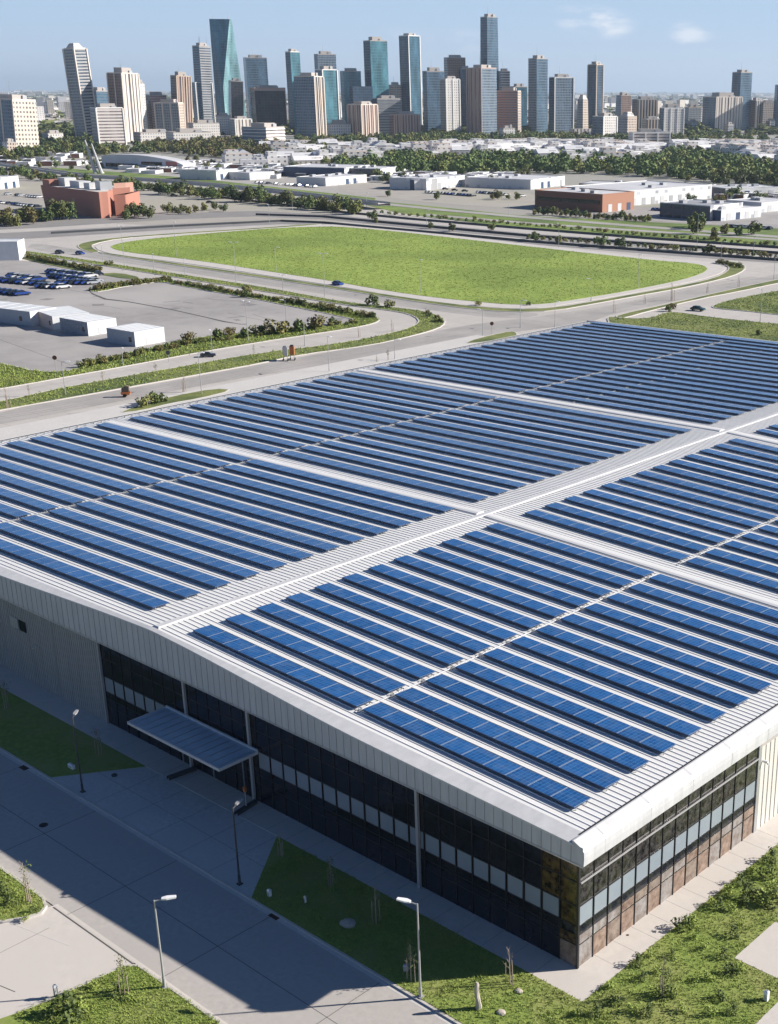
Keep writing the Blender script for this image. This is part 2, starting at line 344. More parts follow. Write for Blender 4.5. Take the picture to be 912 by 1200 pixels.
# solar module face: dark blue cells with fine pale lines and an aluminium rim
def solar_mat():
    m, nt, b = new_mat('solar_cells')
    uv = nt.nodes.new('ShaderNodeUVMap'); sp = nt.nodes.new('ShaderNodeSeparateXYZ'); L(nt, uv.outputs[0], sp.inputs[0])
    def lines(sock, n, wd):
        a = math_node(nt, 'FRACT', math_node(nt, 'MULTIPLY', sock, n)); c = math_node(nt, 'ABSOLUTE', math_node(nt, 'SUBTRACT', a, .5))
        return math_node(nt, 'GREATER_THAN', c, .5-wd)
    u1 = lines(sp.outputs[0], 6, .06); v1 = lines(sp.outputs[1], 4, .035)
    rim = lines(sp.outputs[0], 1, .016)
    fine = math_node(nt, 'MAXIMUM', u1, v1)
    fl = nt.nodes.new('ShaderNodeCombineXYZ'); L(nt, math_node(nt, 'FLOOR', math_node(nt, 'MULTIPLY', sp.outputs[0], 6)), fl.inputs[0]); L(nt, math_node(nt, 'FLOOR', math_node(nt, 'MULTIPLY', sp.outputs[1], 4)), fl.inputs[1])
    oi = nt.nodes.new('ShaderNodeObjectInfo'); L(nt, oi.outputs['Random'], fl.inputs[2])
    wn = nt.nodes.new('ShaderNodeTexWhiteNoise'); L(nt, fl.outputs[0], wn.inputs['Vector'])
    a = nt.nodes.new('ShaderNodeMix'); a.data_type = 'RGBA'; a.inputs[6].default_value = (.009,.056,.18,1); a.inputs[7].default_value = (.021,.105,.30,1)
    L(nt, math_node(nt, 'ADD', math_node(nt, 'MULTIPLY', wn.outputs['Value'], .5), math_node(nt, 'MULTIPLY', oi.outputs['Random'], .5)), a.inputs[0])
    c = nt.nodes.new('ShaderNodeMix'); c.data_type = 'RGBA'; L(nt, fine, c.inputs[0]); L(nt, a.outputs[2], c.inputs[6]); c.inputs[7].default_value = (.05,.17,.38,1)
    d = nt.nodes.new('ShaderNodeMix'); d.data_type = 'RGBA'; L(nt, rim, d.inputs[0]); L(nt, c.outputs[2], d.inputs[6]); d.inputs[7].default_value = (.36,.45,.58,1)
    tc = nt.nodes.new('ShaderNodeTexCoord'); dn = nt.nodes.new('ShaderNodeTexNoise'); dn.inputs['Scale'].default_value = .9; dn.inputs['Detail'].default_value = 6
    vx = nt.nodes.new('ShaderNodeVectorMath'); vx.operation = 'ADD'; L(nt, tc.outputs['Object'], vx.inputs[0]); cmb = nt.nodes.new('ShaderNodeCombineXYZ'); L(nt, math_node(nt, 'MULTIPLY', oi.outputs['Random'], 90), cmb.inputs[0]); L(nt, cmb.outputs[0], vx.inputs[1]); L(nt, vx.outputs[0], dn.inputs['Vector'])
    dr = nt.nodes.new('ShaderNodeMapRange'); dr.inputs[1].default_value = .45; dr.inputs[2].default_value = .8; dr.inputs[4].default_value = .22; L(nt, dn.outputs['Fac'], dr.inputs[0])
    e = nt.nodes.new('ShaderNodeMix'); e.data_type = 'RGBA'; L(nt, dr.outputs[0], e.inputs[0]); L(nt, d.outputs[2], e.inputs[6]); e.inputs[7].default_value = (.20,.26,.34,1)
    L(nt, e.outputs[2], b.inputs['Base Color']); b.inputs['Roughness'].default_value = .22
    b.inputs['Specular IOR Level'].default_value = .7
    return m
M['solar'] = solar_mat()
# ================================================================== THE HALL WITH THE SOLAR ROOF
ZE, ZR, XR, EX, WL, LY = 12.65, 14.39, -55.06, .58, -143.7, 184.0
SR = (ZR-ZE)/(EX-XR); SL = (ZR-ZE)/(XR-WL)
def zroof(x): return ZE+(EX-x)*SR if x > XR else ZE+(x-WL)*SL
hall = thing('industrial_hall', 'huge white-roofed hall with dark glass walls, its roof covered in rows of solar modules', 'building')
# two roof slopes, each a folded sheet with raised seams running down the slope
def slope_part(x0, x1):
    b = MB(); z0, z1 = zroof(x0), zroof(x1)
    b.add([(x0,0,z0),(x1,0,z1),(x1,LY,z1),(x0,LY,z0),(x0,0,z0-.3),(x1,0,z1-.3),(x1,LY,z1-.3),(x0,LY,z0-.3)],
          [(0,1,2,3),(7,6,5,4),(4,5,1,0),(5,6,2,1),(6,7,3,2),(7,4,0,3)])
    y = .55; 
    while y < LY-.2:
        b.add([(x0,y-.03,z0+.001),(x1,y-.03,z1+.001),(x1,y+.03,z1+.001),(x0,y+.03,z0+.001),(x0,y-.03,z0+.055),(x1,y-.03,z1+.055),(x1,y+.03,z1+.055),(x0,y+.03,z0+.055)],
              [(4,5,6,7),(0,1,5,4),(2,3,7,6),(0,4,7,3),(1,2,6,5)])
        y += .66
    return b
slope_part(XR, EX).build('roof_slope', M['roof'], hall)
slope_part(WL, XR).build('roof_slope', M['roof'], hall)
b = MB()                                            # ridge cap
b.prism([(XR-.55, .13), (XR+.55, .13), (XR+.55, LY), (XR-.55, LY)], ZR+.02, ZR+.17, top=[(XR-.35, .3), (XR+.35, .3), (XR+.35, LY), (XR-.35, LY)])
b.build('ridge_cap', M['white'], hall)
for yy in (49.6, 107.0):                            # two raised expansion strips across the roof
    for xa, xb in ((WL+2.2, XR-.7), (XR+.7, EX-.9)):
        b = MB(); za, zb = zroof(xa), zroof(xb); pr = [(-.72, .0), (-.70, .16), (-.35, .24), (.35, .24), (.70, .16), (.72, .0)]
        b.add([(xa, yy+p, za+q) for p, q in pr]+[(xb, yy+p, zb+q) for p, q in pr], [(i, i+6, i+7, i+1) for i in range(5)]+[(5,4,3,2,1,0),(6,7,8,9,10,11)])
        b.build('expansion_strip', M['roof'], hall)
# eaves: folded white gutter band along both long sides, extruded along y
def eave(sign, x):
    prof = [(-.14, .0), (-.14, .14), (.0, .15), (.80, -.22), (1.02, -.50), (1.05, -1.05), (1.0, -1.75), (-.3, -1.78)]
    ys = [-1.46]+[i*8. for i in range(1, 23)]+[LY+.1]; b = MB(); k = len(prof)
    for y in ys: b.v += [(x+sign*p, y, ZE+q) for p, q in prof]
    for j in range(len(ys)-1):
        for i in range(k-1):
            q = (j*k+i, j*k+i+1, (j+1)*k+i+1, (j+1)*k+i); b.f.append(q if sign < 0 else q[::-1]); b.m.append(1 if i in (4,5) else 0)
    b.f.append(tuple(range(k))); b.m.append(0); b.f.append(tuple(range(len(b.v)-1, len(b.v)-1-k, -1))); b.m.append(0)
    b.build('eaves_gutter', [M['white'], M['fascia']], hall)
    g = MB()
    for j in range(31):
        yj = 1.2+j*6.; g.add([(x+sign*(p+.012), yj+e_, ZE+q+.012) for e_ in (0, .05) for p, q in prof[2:7]], [(i, i+1, i+6, i+5) for i in range(4)])
    g.build('gutter_joint', M['fascia'], hall)
    g = MB(); g.box(min(x-sign*.34, x-sign*.15), max(x-sign*.34, x-sign*.15), -.3, LY-.1, ZE+.0, ZE+.10); g.build('gutter_gap', M['black'], hall)
eave(1, EX); eave(-1, WL)
b = MB()                                            # dots of snow guard clips along the left eave
for i in range(120): b.box(WL+1.2, WL+1.5, 4+i*1.5, 4.12+i*1.5, zroof(WL+1.3), zroof(WL+1.3)+.16)
b.build('clip_row', M['steel'], hall)
# back edge coping
b = MB()
for xa, xb in ((WL, XR), (XR, EX)):
    za, zb = zroof(xa), zroof(xb)
    b.add([(xa,LY-.1,za-.2),(xb,LY-.1,zb-.2),(xb,LY+.35,zb-.2),(xa,LY+.35,za-.2),(xa,LY-.1,za+.3),(xb,LY-.1,zb+.3),(xb,LY+.35,zb+.3),(xa,LY+.35,za+.3)],
          [(0,3,2,1),(4,5,6,7),(0,1,5,4),(2,3,7,6),(0,4,7,3),(1,2,6,5)])
b.build('back_coping', M['white'], hall)
# front gable fascia
def over(x):
    t = min(1., abs(x-XR)/34.); return t*t*(3-2*t)
def yo(x): return -(.42+1.06*over(x))
def zb(x): return 10.12+.78*over(x)
def drop(x): 
    return .04+.05*over(x)
xs = [WL-.9+i*(EX+.95-WL+.9)/150 for i in range(151)]; xk = [WL+.05+i*(EX-.1-WL)/150 for i in range(151)]
def zc(x): return zroof(min(EX, max(WL, x)))
b = MB()
for x in xk: b.v += [(x, .12, zc(x)+.03), (x, .05, zc(x)+.05), (x, yo(x)-.04, zc(x)-drop(x)), (x, yo(x)-.04, zc(x)-drop(x)-.16)]
for i in range(150):
    for j in range(3): b.f.append((4*i+j+1, 4*i+4+j+1, 4*i+4+j, 4*i+j)[::-1]); b.m.append(0)
b.build('verge_coping', M['white'], hall)
b = MB()
for x in xs: b.v += [(x, yo(x), zc(x)-drop(x)-.03), (x, yo(x), zb(x)), (x, -.0, zb(x))]
for i in range(150):
    b.f.append((3*i+1, 3*i+4, 3*i+3, 3*i)); b.m.append(0); b.f.append((3*i+2, 3*i+5, 3*i+4, 3*i+1)); b.m.append(0)
x = WL
while x < EX:                                       # standing seams of the fascia
    b.box(x, x+.035, yo(x)-.035, yo(x)+.005, zb(x)+.01, zc(x)-drop(x)-.17, 1); x += .98
b.build('gable_fascia', [M['fascia'], M['soffit']], hall)
b = MB()
for x in xs: b.v += [(x, yo(x)-.05, zb(x)+.02), (x, yo(x)-.05, zb(x)-.10), (x, yo(x)+.06, zb(x)-.10), (x, yo(x)+.06, zb(x)-.012)]
for i in range(150):
    for j in range(3): b.f.append((4*i+j+1, 4*i+5+j, 4*i+4+j, 4*i+j)); b.m.append(0)
b.build('fascia_trim', M['alu'], hall)
# front: grey cladding with joints
def ribbed(x0, x1, z1, axis, material, name, pos, pitch=.42, z0=0.):
    b = MB()
    if axis == 'x':
        b.box(x0, x1, pos, pos+.3, z0, z1); x = x0+.1
        while x < x1-.1: b.box(x, x+.13, pos-.085, pos, z0+.01, z1-.01); x += pitch
    else:
        b.box(pos-.3, pos, x0, x1, z0, z1); x = x0+.1
        while x < x1-.1: b.box(pos, pos+.06, x, x+.13, z0+.01, z1-.01); x += pitch
    return b.build(name, material, hall)
jx = [-66.1, -75.9, -87.4, -98.6, -109.8, -121., -132.2, -143.3]
for i in range(len(jx)-1): ribbed(jx[i+1]+.12, jx[i]-.12, 11.1, 'x', M['wallgrey'], 'cladding_panel', .0)
b = MB()
for x in jx[1:]: b.box(x-.11, x+.11, -.10, .25, 0, 11.1)
b.build('joint_strip', M['steel'], hall)
b = MB(); b.box(-84.9, -83.2, -.14, -.09, 6.6, 7.9, 0); b.build('vent_panel', M['alu'], hall)
b = MB(); b.box(-82.9, -81.5, -.16, -.09, 6.6, 7.9, 0); b.build('dark_hatch', M['glass'], hall)
b = MB(); b.tube((-79.7, -.05, 5.4), (-79.2, -.8, 5.5), .09, .05); b.build('wall_lamp', M['lamphead'], hall)
# right side: corrugated wall beyond the glazed corner; a dark strip paints the shaded gap under the eaves
ribbed(27.0, LY, 8.9, 'y', M['wallwhite'], 'side_cladding', 0., pitch=.8)
b = MB(); b.box(-.5, -.28, 27.0, LY, 8.9, 10.95); b.build('eaves_shade_strip', M['glass'], hall)
b = MB(); b.box(-.35, .12, 26.5, 26.95, 0, 10.9); b.build('corner_column', M['steel'], hall)
b = MB(); b.tube((.05, 27.4, 7.4), (.6, 27.4, 7.4), .14, .14); b.tube((.6, 27.4, 7.4), (.62, 27.4, 7.2), .1, .1); b.build('wall_lamp', M['lamphead'], hall)
# curtain wall, bay by bay
LV = [(.12, 2.2), (2.27, 3.15), (3.2, 4.0), (4.06, 5.8), (5.92, 8.0), (8.1, 10.98)]
PN = ['lower_pane', 'transom_pane', 'dark_pane', 'spandrel_pane', 'upper_pane', 'upper_pane']
def bay(axis, a, bb, mats):
    f = MB()
    def bx(p, q, d0, d1, z0, z1):
        if axis == 'x': f.box(p, q, d0, d1, z0, z1)
        else: f.box(-d1, -d0, p, q, z0, z1)
    bx(a, a+.07, -.07, .06, .0, 10.95)
    for z0, z1 in ((0, .12), (2.2, 2.27), (3.15, 3.2), (4.0, 4.06), (5.8, 5.92), (8.0, 8.1)):
        bx(a+.07, bb, -.05, .05, z0, z1)
    w_ = f.build('window', M['mull'] , hall)
    for (z0, z1), nm, mm in zip(LV, PN, mats):
        if mm is None: continue
        p = MB()
        g = .10 if nm == 'spandrel_pane' else 0
        if axis == 'x': p.box(a+.09+g, bb-g, .0, .03, z0, z1)
        else: p.box(-.03, .0, a+.09+g, bb-g, z0, z1)
        p.build(nm, mm, w_)
    if mats[3] is M['lightpane']:                    # dark reveal behind the gap beside the pale pane
        p = MB()
        if axis == 'x': p.box(a+.09, bb, .031, .05, 4.06, 5.8)
        else: p.box(-.05, -.031, a+.09, bb, 4.06, 5.8)
        p.build('reveal', M['black'], w_)
nb = 35; pw = 66./nb
for i in range(nb):
    x1 = -i*pw; x0 = x1-pw
    ent = -54.2 < x0 < -39.6
    mt = [M['glass'], M['glass'], M['glass'], M['lightpane'] if not ent else M['glass'], M['glass'], M['glass']]
    if i == 0: mt = [M['brown2'], M['goldreflection'], M['glass2'], M['goldreflection'], M['goldreflection'], M['goldreflection']]  # tan and gold panes here stand in for a reflection at the corner
    if i == 1: mt[4] = mt[5] = M['goldreflection']
    bay('x', x0, x1-.001, mt)
nb = 14; pw = 26.4/nb
for i in range(nb):
    k = [M['brown3'], M['brown1'], M['brown2'], M['brown1'], M['brown3'], M['brown1']][i % 6]
    k2 = [M['brown2'], M['brown3'], M['brown3'], M['brown1'], M['brown2']][i % 5]
    if i == 0: k = k2 = M['brown3']
    bay('y', .03+i*pw, .03+(i+1)*pw, [k, k2, M['glass'], M['lightpane'], M['glass2'], M['glass2']])
b = MB(); b.box(-.1, .1, -.1, .1, 0, 10.9); b.build('corner_post', M['mull'], hall)
b = MB(); b.box(.1, .2, .1, 26.4, 7.98, 8.1); b.build('side_rail', M['lampmetal'], hall)
for x in (-66.0, -50.6, -40.4, -17.5): 
    b = MB(); b.box(x-.14, x+.14, -.34, -.08, 0, 10.3); b.build('column', M['lampmetal'], hall)
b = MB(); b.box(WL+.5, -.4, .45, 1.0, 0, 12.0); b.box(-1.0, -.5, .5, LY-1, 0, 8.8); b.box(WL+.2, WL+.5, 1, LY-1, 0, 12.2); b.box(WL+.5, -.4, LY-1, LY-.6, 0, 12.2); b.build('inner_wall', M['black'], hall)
# entrance canopy
b = MB(); b.box(-53.9, -39.1, -4.75, -.4, 5.93, 6.02); b.build('canopy', M['canopy'], hall)
for i in range(13): 
    b = MB(); xx = -53.3+i*1.14; b.box(xx, xx+.06, -4.74, -.42, 6.02, 6.06); b.build('canopy_rib', M['steel'], hall)
b = MB(); b.box(-54.0, -39.0, -4.9, -4.75, 5.8, 6.1); b.box(-54.0, -53.9, -4.75, -.35, 5.8, 6.1); b.box(-39.1, -39.0, -4.75, -.35, 5.8, 6.1); b.box(-53.9, -39.1, -.4, -.25, 5.9, 6.25)
b.build('canopy_rim', M['white'], hall)
for x in (-52.2, -47., -42.):
    b = MB(); b.box(x-.05, x+.05, -.12, -.02, 0, 5.9); b.build('door_frame', M['steel'], hall)
for k, (p, q) in enumerate((((197, 915), (230, 903)), ((277, 957), (300, 942)))):
    a, c = G(*p), G(*q)
    o = strip('ramp_kerb', [a, c], .45, 0, .45, M['darkpole'], kind=None)
    tag(o, ['low dark ramp wall left of the entrance', 'low dark ramp wall right of the entrance'][k], 'low wall')

# ------------------------------------------------------------------ solar rows
tilt = math.atan2(.11, 2.1)
def module_mesh(wd, dp, name):
    b = MB(); z0, z1 = .30, .30+dp*math.tan(tilt)
    b.add([(0,0,z1),(wd,0,z1),(wd,dp,z0),(0,dp,z0),(0,0,z1-.18),(wd,0,z1-.18),(wd,dp,z0-.05),(0,dp,z0-.05)],
          [(0,1,2,3),(7,6,5,4),(4,5,1,0),(5,6,2,1),(6,7,3,2),(7,4,0,3)])
    b.m = [0]+[1]*5
    return b
def uv_face(me, k, per=1., n=1):
    uvl = me.uv_layers[0].data
    for f in me.polygons:
        if f.material_index == 0:
            for li, (u, v) in zip(f.loop_indices, ((0,0),(n,0),(n,1),(0,1))): uvl[li].uv = (u, v)
MW = 2.42
mo = module_mesh(MW-.05, 2.1, 'solar_module').build('solar_module', [M['solar'], M['edge']], link=False); uv_face(mo.data, 1)
frame_cache = {}
def frame_mesh(ln):
    k = round(ln, 2)
    if k not in frame_cache:
        b = MB(); b.box(0, ln, .25, .32, .22, .27); b.box(0, ln, 1.55, 1.62, .12, .17)
        n = max(2, int(ln/2.4)); 
        for i in range(n+1):
            x = .05+i*(ln-.15)/n; b.box(x, x+.06, .26, .31, 0, .221); b.box(x, x+.06, 1.56, 1.61, 0, .121)
        frame_cache[k] = b.build('support_frame', M['steel'], link=False).data
    return frame_cache[k]
bank_cache = {}
def bank_mesh(n, dp=2.1):
    if (n, dp) not in bank_cache:
        o = module_mesh(n*MW-.05, dp, 'b').build('module_bank', [M['solar'], M['edge']], link=False); uv_face(o.data, 1, n=n); bank_cache[(n, dp)] = o.data
    return bank_cache[(n, dp)]
def solar_row(x0, n, y, label, individual, dp=2.1):
    """modules from x0 to the right, lying on the slope"""
    xm = x0+n*MW/2; right = xm > XR
    ang = math.atan(SR if right else -SL)
    t = thing('solar_row', label, 'solar panels', (x0, y, zroof(x0)+.005), 0, 'rows of blue solar modules on the hall roof')
    t.rotation_euler = (0, ang, 0)
    if individual:
        for i in range(n):
            o = bpy.data.objects.new('solar_module', mo.data); COL.objects.link(o); o.parent = t; o.location = (i*MW, 0, 0)
    else:
        o = bpy.data.objects.new('module_bank', bank_mesh(n, dp)); COL.objects.link(o); o.parent = t
    o = bpy.data.objects.new('support_frame', frame_mesh(n*MW)); COL.objects.link(o); o.parent = t
blocks = [('front', 12, [1.9+3.98*i for i in range(12)], True), ('middle', 13, [53.0+4.05*i for i in range(13)], True), ('back', 18, [109.8+3.98*i for i in range(18)], False)]
for bn, cnt, ys, ind in blocks:
    for i, y in enumerate(ys):
        segs = []
        segs.append((-51.15, 10, 'right slope near ridge')); segs.append((-26.2, 10, 'right slope near gutter'))
        dy = 1.3 if bn == 'front' else 0
        nl1 = 17; segs.append((-59.3-nl1*MW, nl1, 'left slope near ridge')); segs.append((-101.3-16*MW, 16, 'left slope near eave'))
        for x0, n, where in segs:
            yy = y+(dy*(.7) if x0 < XR else 0)
            o = solar_row(x0, n, yy, f'{ORD[i]} solar row of the {bn} roof block, {where}', ind)
for x0, n, where in ((-140.2, 34, 'left slope'), (-53.3, 21, 'right slope')):
    solar_row(x0, n, 180.6, f'wider solar row along the far edge of the roof, {where}', False, 3.1)
# cable trays crossing the rows
for x, ya, yb, nm in ((-26.65, 1.5, 48, 'front right'), (-26.65, 52, 105, 'middle right'), (-101.0, 2.5, 48, 'front left'), (-101.0, 52, 105, 'middle left'), (-26.65, 109, 180, 'back right'), (-101, 109, 179, 'back left'), (-88.0, 109, 179, 'back left upper')):
    t = thing('cable_tray', f'pale cable tray running between solar rows on the {nm} roof block', 'cable tray', (x, ya, zroof(x)))
    b = MB(); b.box(-.09, -.06, 0, yb-ya, .08, .16); b.box(.06, .09, 0, yb-ya, .08, .16); b.box(-.06, .06, 0, yb-ya, .08, .1); b.build('tray', M['steel'], t)
    b = MB(); y = .3
    while y < yb-ya: b.box(-.1, .1, y, y+.35, .17, .2); y += 4.
    b.build('cover', M['steel'], t)
# ================================================================== GROUND AND FOREGROUND
def structure(o): o['kind'] = 'structure'; return o
gm = mat('ground_earth', (.30,.285,.25), .95, 0, .16, nscale=.004, col2=(.17,.175,.115), col3=(.36,.345,.32), scale2=.0012)
b = MB(); b.add([(-45000,-300,-.05),(3000,-300,-.05),(45000,60000,-.05),(-60000,60000,-.05)], [(0,1,2,3)]); structure(b.build('ground', gm))
# campus ground: concrete apron around the hall, then the front road (y -22.3 .. -10.75)
structure(sheet('apron', [(-160,-10.7),(-54.5,-10.7),(-20,-10.7),(60,-10.7),(60,-9),(20,-3),(20,30),(20,205),(-200,205),(-200,-10.7)], .10, M['concrete2'], -.04))
structure(sheet('front_road', [(-260,-22.35),(80,-22.35),(80,-10.95),(-260,-10.95)], .004, M['road']))
structure(sheet('side_road', [(-39.6,-22.35),(-27.6,-22.35),(-27.6,-31),(-30,-90),(-60,-90),(-60,-28.),(-44,-27.4),(-40.2,-24.6)], .0, M['concrete']))
structure(sheet('painted_sunlit_strip', [(-260,-22.35),(-39.6,-22.35),(-39.6,-22.0),(80,-22.0),(80,-22.36)], .006, M['concrete']))  # paler concrete puts sunlight into the outer edge of the road
kerb_front = [(-260,-10.85),(80,-10.85)]
strip('kerb', kerb_front, .22, -.04, .13, M['kerb'])
strip('gutter', [(-260,-11.15),(80,-11.15)], .36, 0, .010, M['concrete2'])
def slab(name, poly, mt, z=.14): return structure(sheet(name, poly, z, mt, .0))
lawnA = [(-160,-10.7),(-59.8,-10.7),(-54.4,-3.15),(-160,-3.15)]
slab('lawn', lawnA, M['grass'])
lawnB = [(-27.5,-10.7),(60,-10.7),(60,-9),(60,3.2),(14.3,3.2),(14.3,9.2),(8.85,9.2),(8.85,15.6),(14.3,15.6),(14.3,205),(2.85,205),(2.85,-2.94),(-33.6,-2.94)]
lawnB = [(-27.5,-10.7),(14.3,-10.7),(14.3,9.2),(8.85,9.2),(8.85,15.6),(14.3,15.6),(14.3,205),(2.85,205),(2.85,-2.94),(-33.6,-2.94)]
slab('lawn', lawnB, M['grass'])
slab('walkway', [(-143.5,-3.15),(-54.4,-3.15),(-33.6,-2.94),(2.85,-2.94),(2.85,205),(0,205),(0,.3),(-143.5,.3)], M['concrete'], .13)
slab('concrete_pad', [(8.85,9.2),(14.3,9.2),(14.3,-10.7),(40,-10.7),(40,60),(17,60),(17,15.6),(8.85,15.6)], M['concrete'], .16)
lawnC = [(-260,-22.4),(-41.2,-22.4),(-39.9,-22.9),(-39.3,-23.7),(-39.6,-24.8),(-40.6,-26.4),(-42.5,-27.9),(-46,-30),(-60,-38),(-260,-38)]
slab('lawn', lawnC, M['grass']); strip('kerb', lawnC[:10], .28, 0, .17, M['kerb'], closed=False)
lawnD = [(-26.9,-22.45),(-25.8,-22.4),(40,-22.4),(40,-60),(-31,-60),(-29.8,-34),(-28.9,-31),(-28.5,-29),(-28.0,-25.2),(-27.8,-23.3)]
slab('lawn', lawnD, M['grass']); strip('kerb', [lawnD[i] for i in (4,5,6,7,8,9,0,1,2)], .28, 0, .17, M['kerb'])
def line(name, a, c, wd=.07, z0=.004, z1=.009, mt='joint'): strip(name, [a, c], wd, z0, z1, M[mt])
line('pavement_joint', (-39.4,-22.5), (-27.2,-22.5), .12, 0, .012)
for x in (-64.5,-50.8,-37.5,-24.3,-10.9): line('pavement_joint', (x,-22.3), (x+.1,-11.3), .05)
line('pavement_joint', (-260,-16.8), (20,-16.7), .05)
line('crack_seal', (-60,-30.6), (-33.5,-24.5), .09, 0, .008, 'patch')
line('pavement_joint', (-38.3,-32), (-31.5,-30.4), .07, 0, .008)
line('pavement_joint', (-37,-24.3), (-36.9,-36), .03, 0, .008)
for i in range(11): line('pavement_joint', (-.02+0,2.2+i*2.5), (2.85,2.2+i*2.5), .02, .13, .133)
for i in range(22): line('pavement_joint', (-60+i*2.75,-2.95), (-60+i*2.75,-.1), .02, .13, .133)
for i in range(5): line('pavement_joint', (-52+i*4.6,-10.6), (-52+i*4.6,-3.2), .03, .10, .104)
line('pavement_joint', (-57.5,-7), (-30.4,-7), .03, .10, .104)

def drain(p, label):
    g = G(*p); t = thing('storm_drain', label, 'drain', (g.x, g.y, .004))
    b = MB(); b.box(-.55,.55,-.3,.3,0,.02); b.build('frame', M['rust'], t)
    b = MB(); [b.box(-.45+i*.15,-.39+i*.15,-.22,.22,.02,.035) for i in range(7)]; b.build('grate', M['black'], t)
drain((28,900), 'rusty drain grate in the gutter at the shaded far left kerb')
drain((322,1074), 'rusty drain grate in the gutter beside the shaded triangular lawn')
g = G(51,967); t = thing('manhole', 'round dark manhole cover in the shaded front road', 'manhole', (g.x,g.y,.004))
b = MB(); b.tube((0,0,0),(0,0,.02),.42,n=20); b.build('frame', M['rust'], t); b = MB(); b.tube((0,0,.02),(0,0,.028),.34,n=20); b.build('cover', M['black'], t)

# ------------------------------------------------------------------ street lamps
def lamp(base, ytop, label, head='single', dx=1.0, dy=.3, mt=None, r=.09, group=None, z=0., arm=1.0):
    g = G(*base, z); h = height_at(g, ytop, base[0])
    t = thing('street_lamp', label, 'street lamp', (g.x, g.y, z), 0, group)
    mt = mt or M['lampmetal']; d = Vector((dx, dy, 0)).normalized()
    b = MB(); b.tube((0,0,0),(0,0,.9),r*1.5,r*1.4,10); b.tube((0,0,.9),(0,0,h),r*1.05,r*.7,10); b.build('pole', mt, t)
    for s in ((1,) if head == 'single' else (1,-1)):
        e = d*arm*s
        b = MB(); b.tube((0,0,h-.08),(e.x*.5,e.y*.5,h+.02),r*.6,r*.5,8); b.build('arm', mt, t)
        b = MB(); n_ = Vector((-d.y,d.x,0))
        a = e*.45; c = e*1.35; w_ = .17*arm
        pts = []
        for q, ww in ((a,w_*.6),(a.lerp(c,.35),w_*1.1),(c,w_*.7)):
            pts.append((q+n_*ww, q-n_*ww))
        zs = (h, h+.03, h+.05)
        vs = []
        for (p1,p2),zz in zip(pts,zs): vs += [(p1.x,p1.y,zz),(p2.x,p2.y,zz),(p2.x,p2.y,zz+.13),(p1.x,p1.y,zz+.13)]
        b.add(vs, [(0,1,2,3),(11,10,9,8)]+[(4*k+i,4*k+4+i,4*k+4+(i+1)%4,4*k+(i+1)%4) for k in range(2) for i in range(4)])
        b.build('lamp_head', M['lamphead'] if mt is not M['darkpole'] else M['lampmetal'], t)
    b = MB(); b.box(-.22,.22,-.22,.22,-.02,.06); b.build('base_plate', mt, t)
    return t
lamp((193,1157), 1057, 'tall grey street lamp on the sunlit lawn corner at the lower left', dx=.8, dy=1, z=.14, arm=1.2)
lamp((493,1168), 1061, 'tall grey street lamp on the lawn below the glass corner of the hall', dx=-.8, dy=-.35, z=.14, arm=1.2)
lamp((97,928), 842, 'thin dark street lamp at the kerb left of the entrance canopy', dx=-.8, dy=1, mt=M['darkpole'], z=.10)
lamp((281,1036), 948, 'thin dark street lamp at the kerb by the triangular shaded lawn', dx=-.3, dy=1, mt=M['darkpole'], z=.10)
g = G(289,948,.1); t = thing('sign_post', 'small post with a round orange disc beside the entrance', 'sign', (g.x,g.y,.1))
b = MB(); b.tube((0,0,0),(0,0,2.0),.06); b.build('post', M['lampmetal'], t); b = MB(); b.tube((-.06,-.06,2.15),(.06,.04,2.2),.3,n=16); b.build('disc', M['orange'], t)

# ------------------------------------------------------------------ foliage prototypes
def leaves(n, rad, cen, size, seed, squash=.8, clumps=9, hollow=.35):
    """n leaf faces gathered in clumps spread through an uneven crown"""
    q = np.random.RandomState(seed)
    cc = q.normal(size=(clumps, 3)); cc /= np.linalg.norm(cc, axis=1)[:, None]; cc *= (q.uniform(hollow, .85, clumps)*rad)[:, None]; cc[:, 2] *= squash
    cr = q.uniform(.32, .58, clumps)*rad
    k = q.randint(0, clumps, n); p = q.normal(size=(n, 3)); p /= np.linalg.norm(p, axis=1)[:, None]; p *= (q.uniform(.45, 1.05, n)**.6)[:, None]
    P = cc[k]+p*cr[k][:, None]; P += np.array(cen)
    N = p+q.normal(size=(n, 3))*.55; N[:, 2] += .35; N /= np.linalg.norm(N, axis=1)[:, None]
    T = np.cross(N, q.normal(size=(n, 3))); T /= np.linalg.norm(T, axis=1)[:, None]; B = np.cross(N, T)
    s = (size*q.uniform(.6, 1.3, n))[:, None]
    V = np.stack([P-T*s, P-B*s*.7, P+T*s, P+B*s*.7], 1).reshape(-1, 3)
    return V
def leaf_mb(V):
    b = MB(); n = len(V)//4; b.v = [tuple(v) for v in V]; b.f = [(4*i, 4*i+1, 4*i+2, 4*i+3) for i in range(n)]; b.m = [0]*n; return b
def tree_proto(name, label, cat, h, rad, n, size, seed, lm, squash=.8, trunk=.3, clumps=9, cenk=None, hollow=.35):
    t = thing(name, label, cat); cz = cenk if cenk is not None else h-rad*squash*.95
    q = random.Random(seed)
    if trunk:
        b = MB(); b.tube((0,0,-.1),(.1*q.random(),.1*q.random(),cz*.75),trunk,trunk*.55,7)
        for i in range(5):
            a = i*1.256+q.random(); b.tube((0,0,cz*(.5+.05*i)),(math.cos(a)*rad*.55,math.sin(a)*rad*.55,cz+rad*.3*q.random()),trunk*.4,trunk*.12,5)
        b.build('trunk', M['bark'], t)
    leaf_mb(leaves(n, rad, (0,0,cz), size, seed, squash, clumps, hollow)).build('crown', lm, t)
    return t
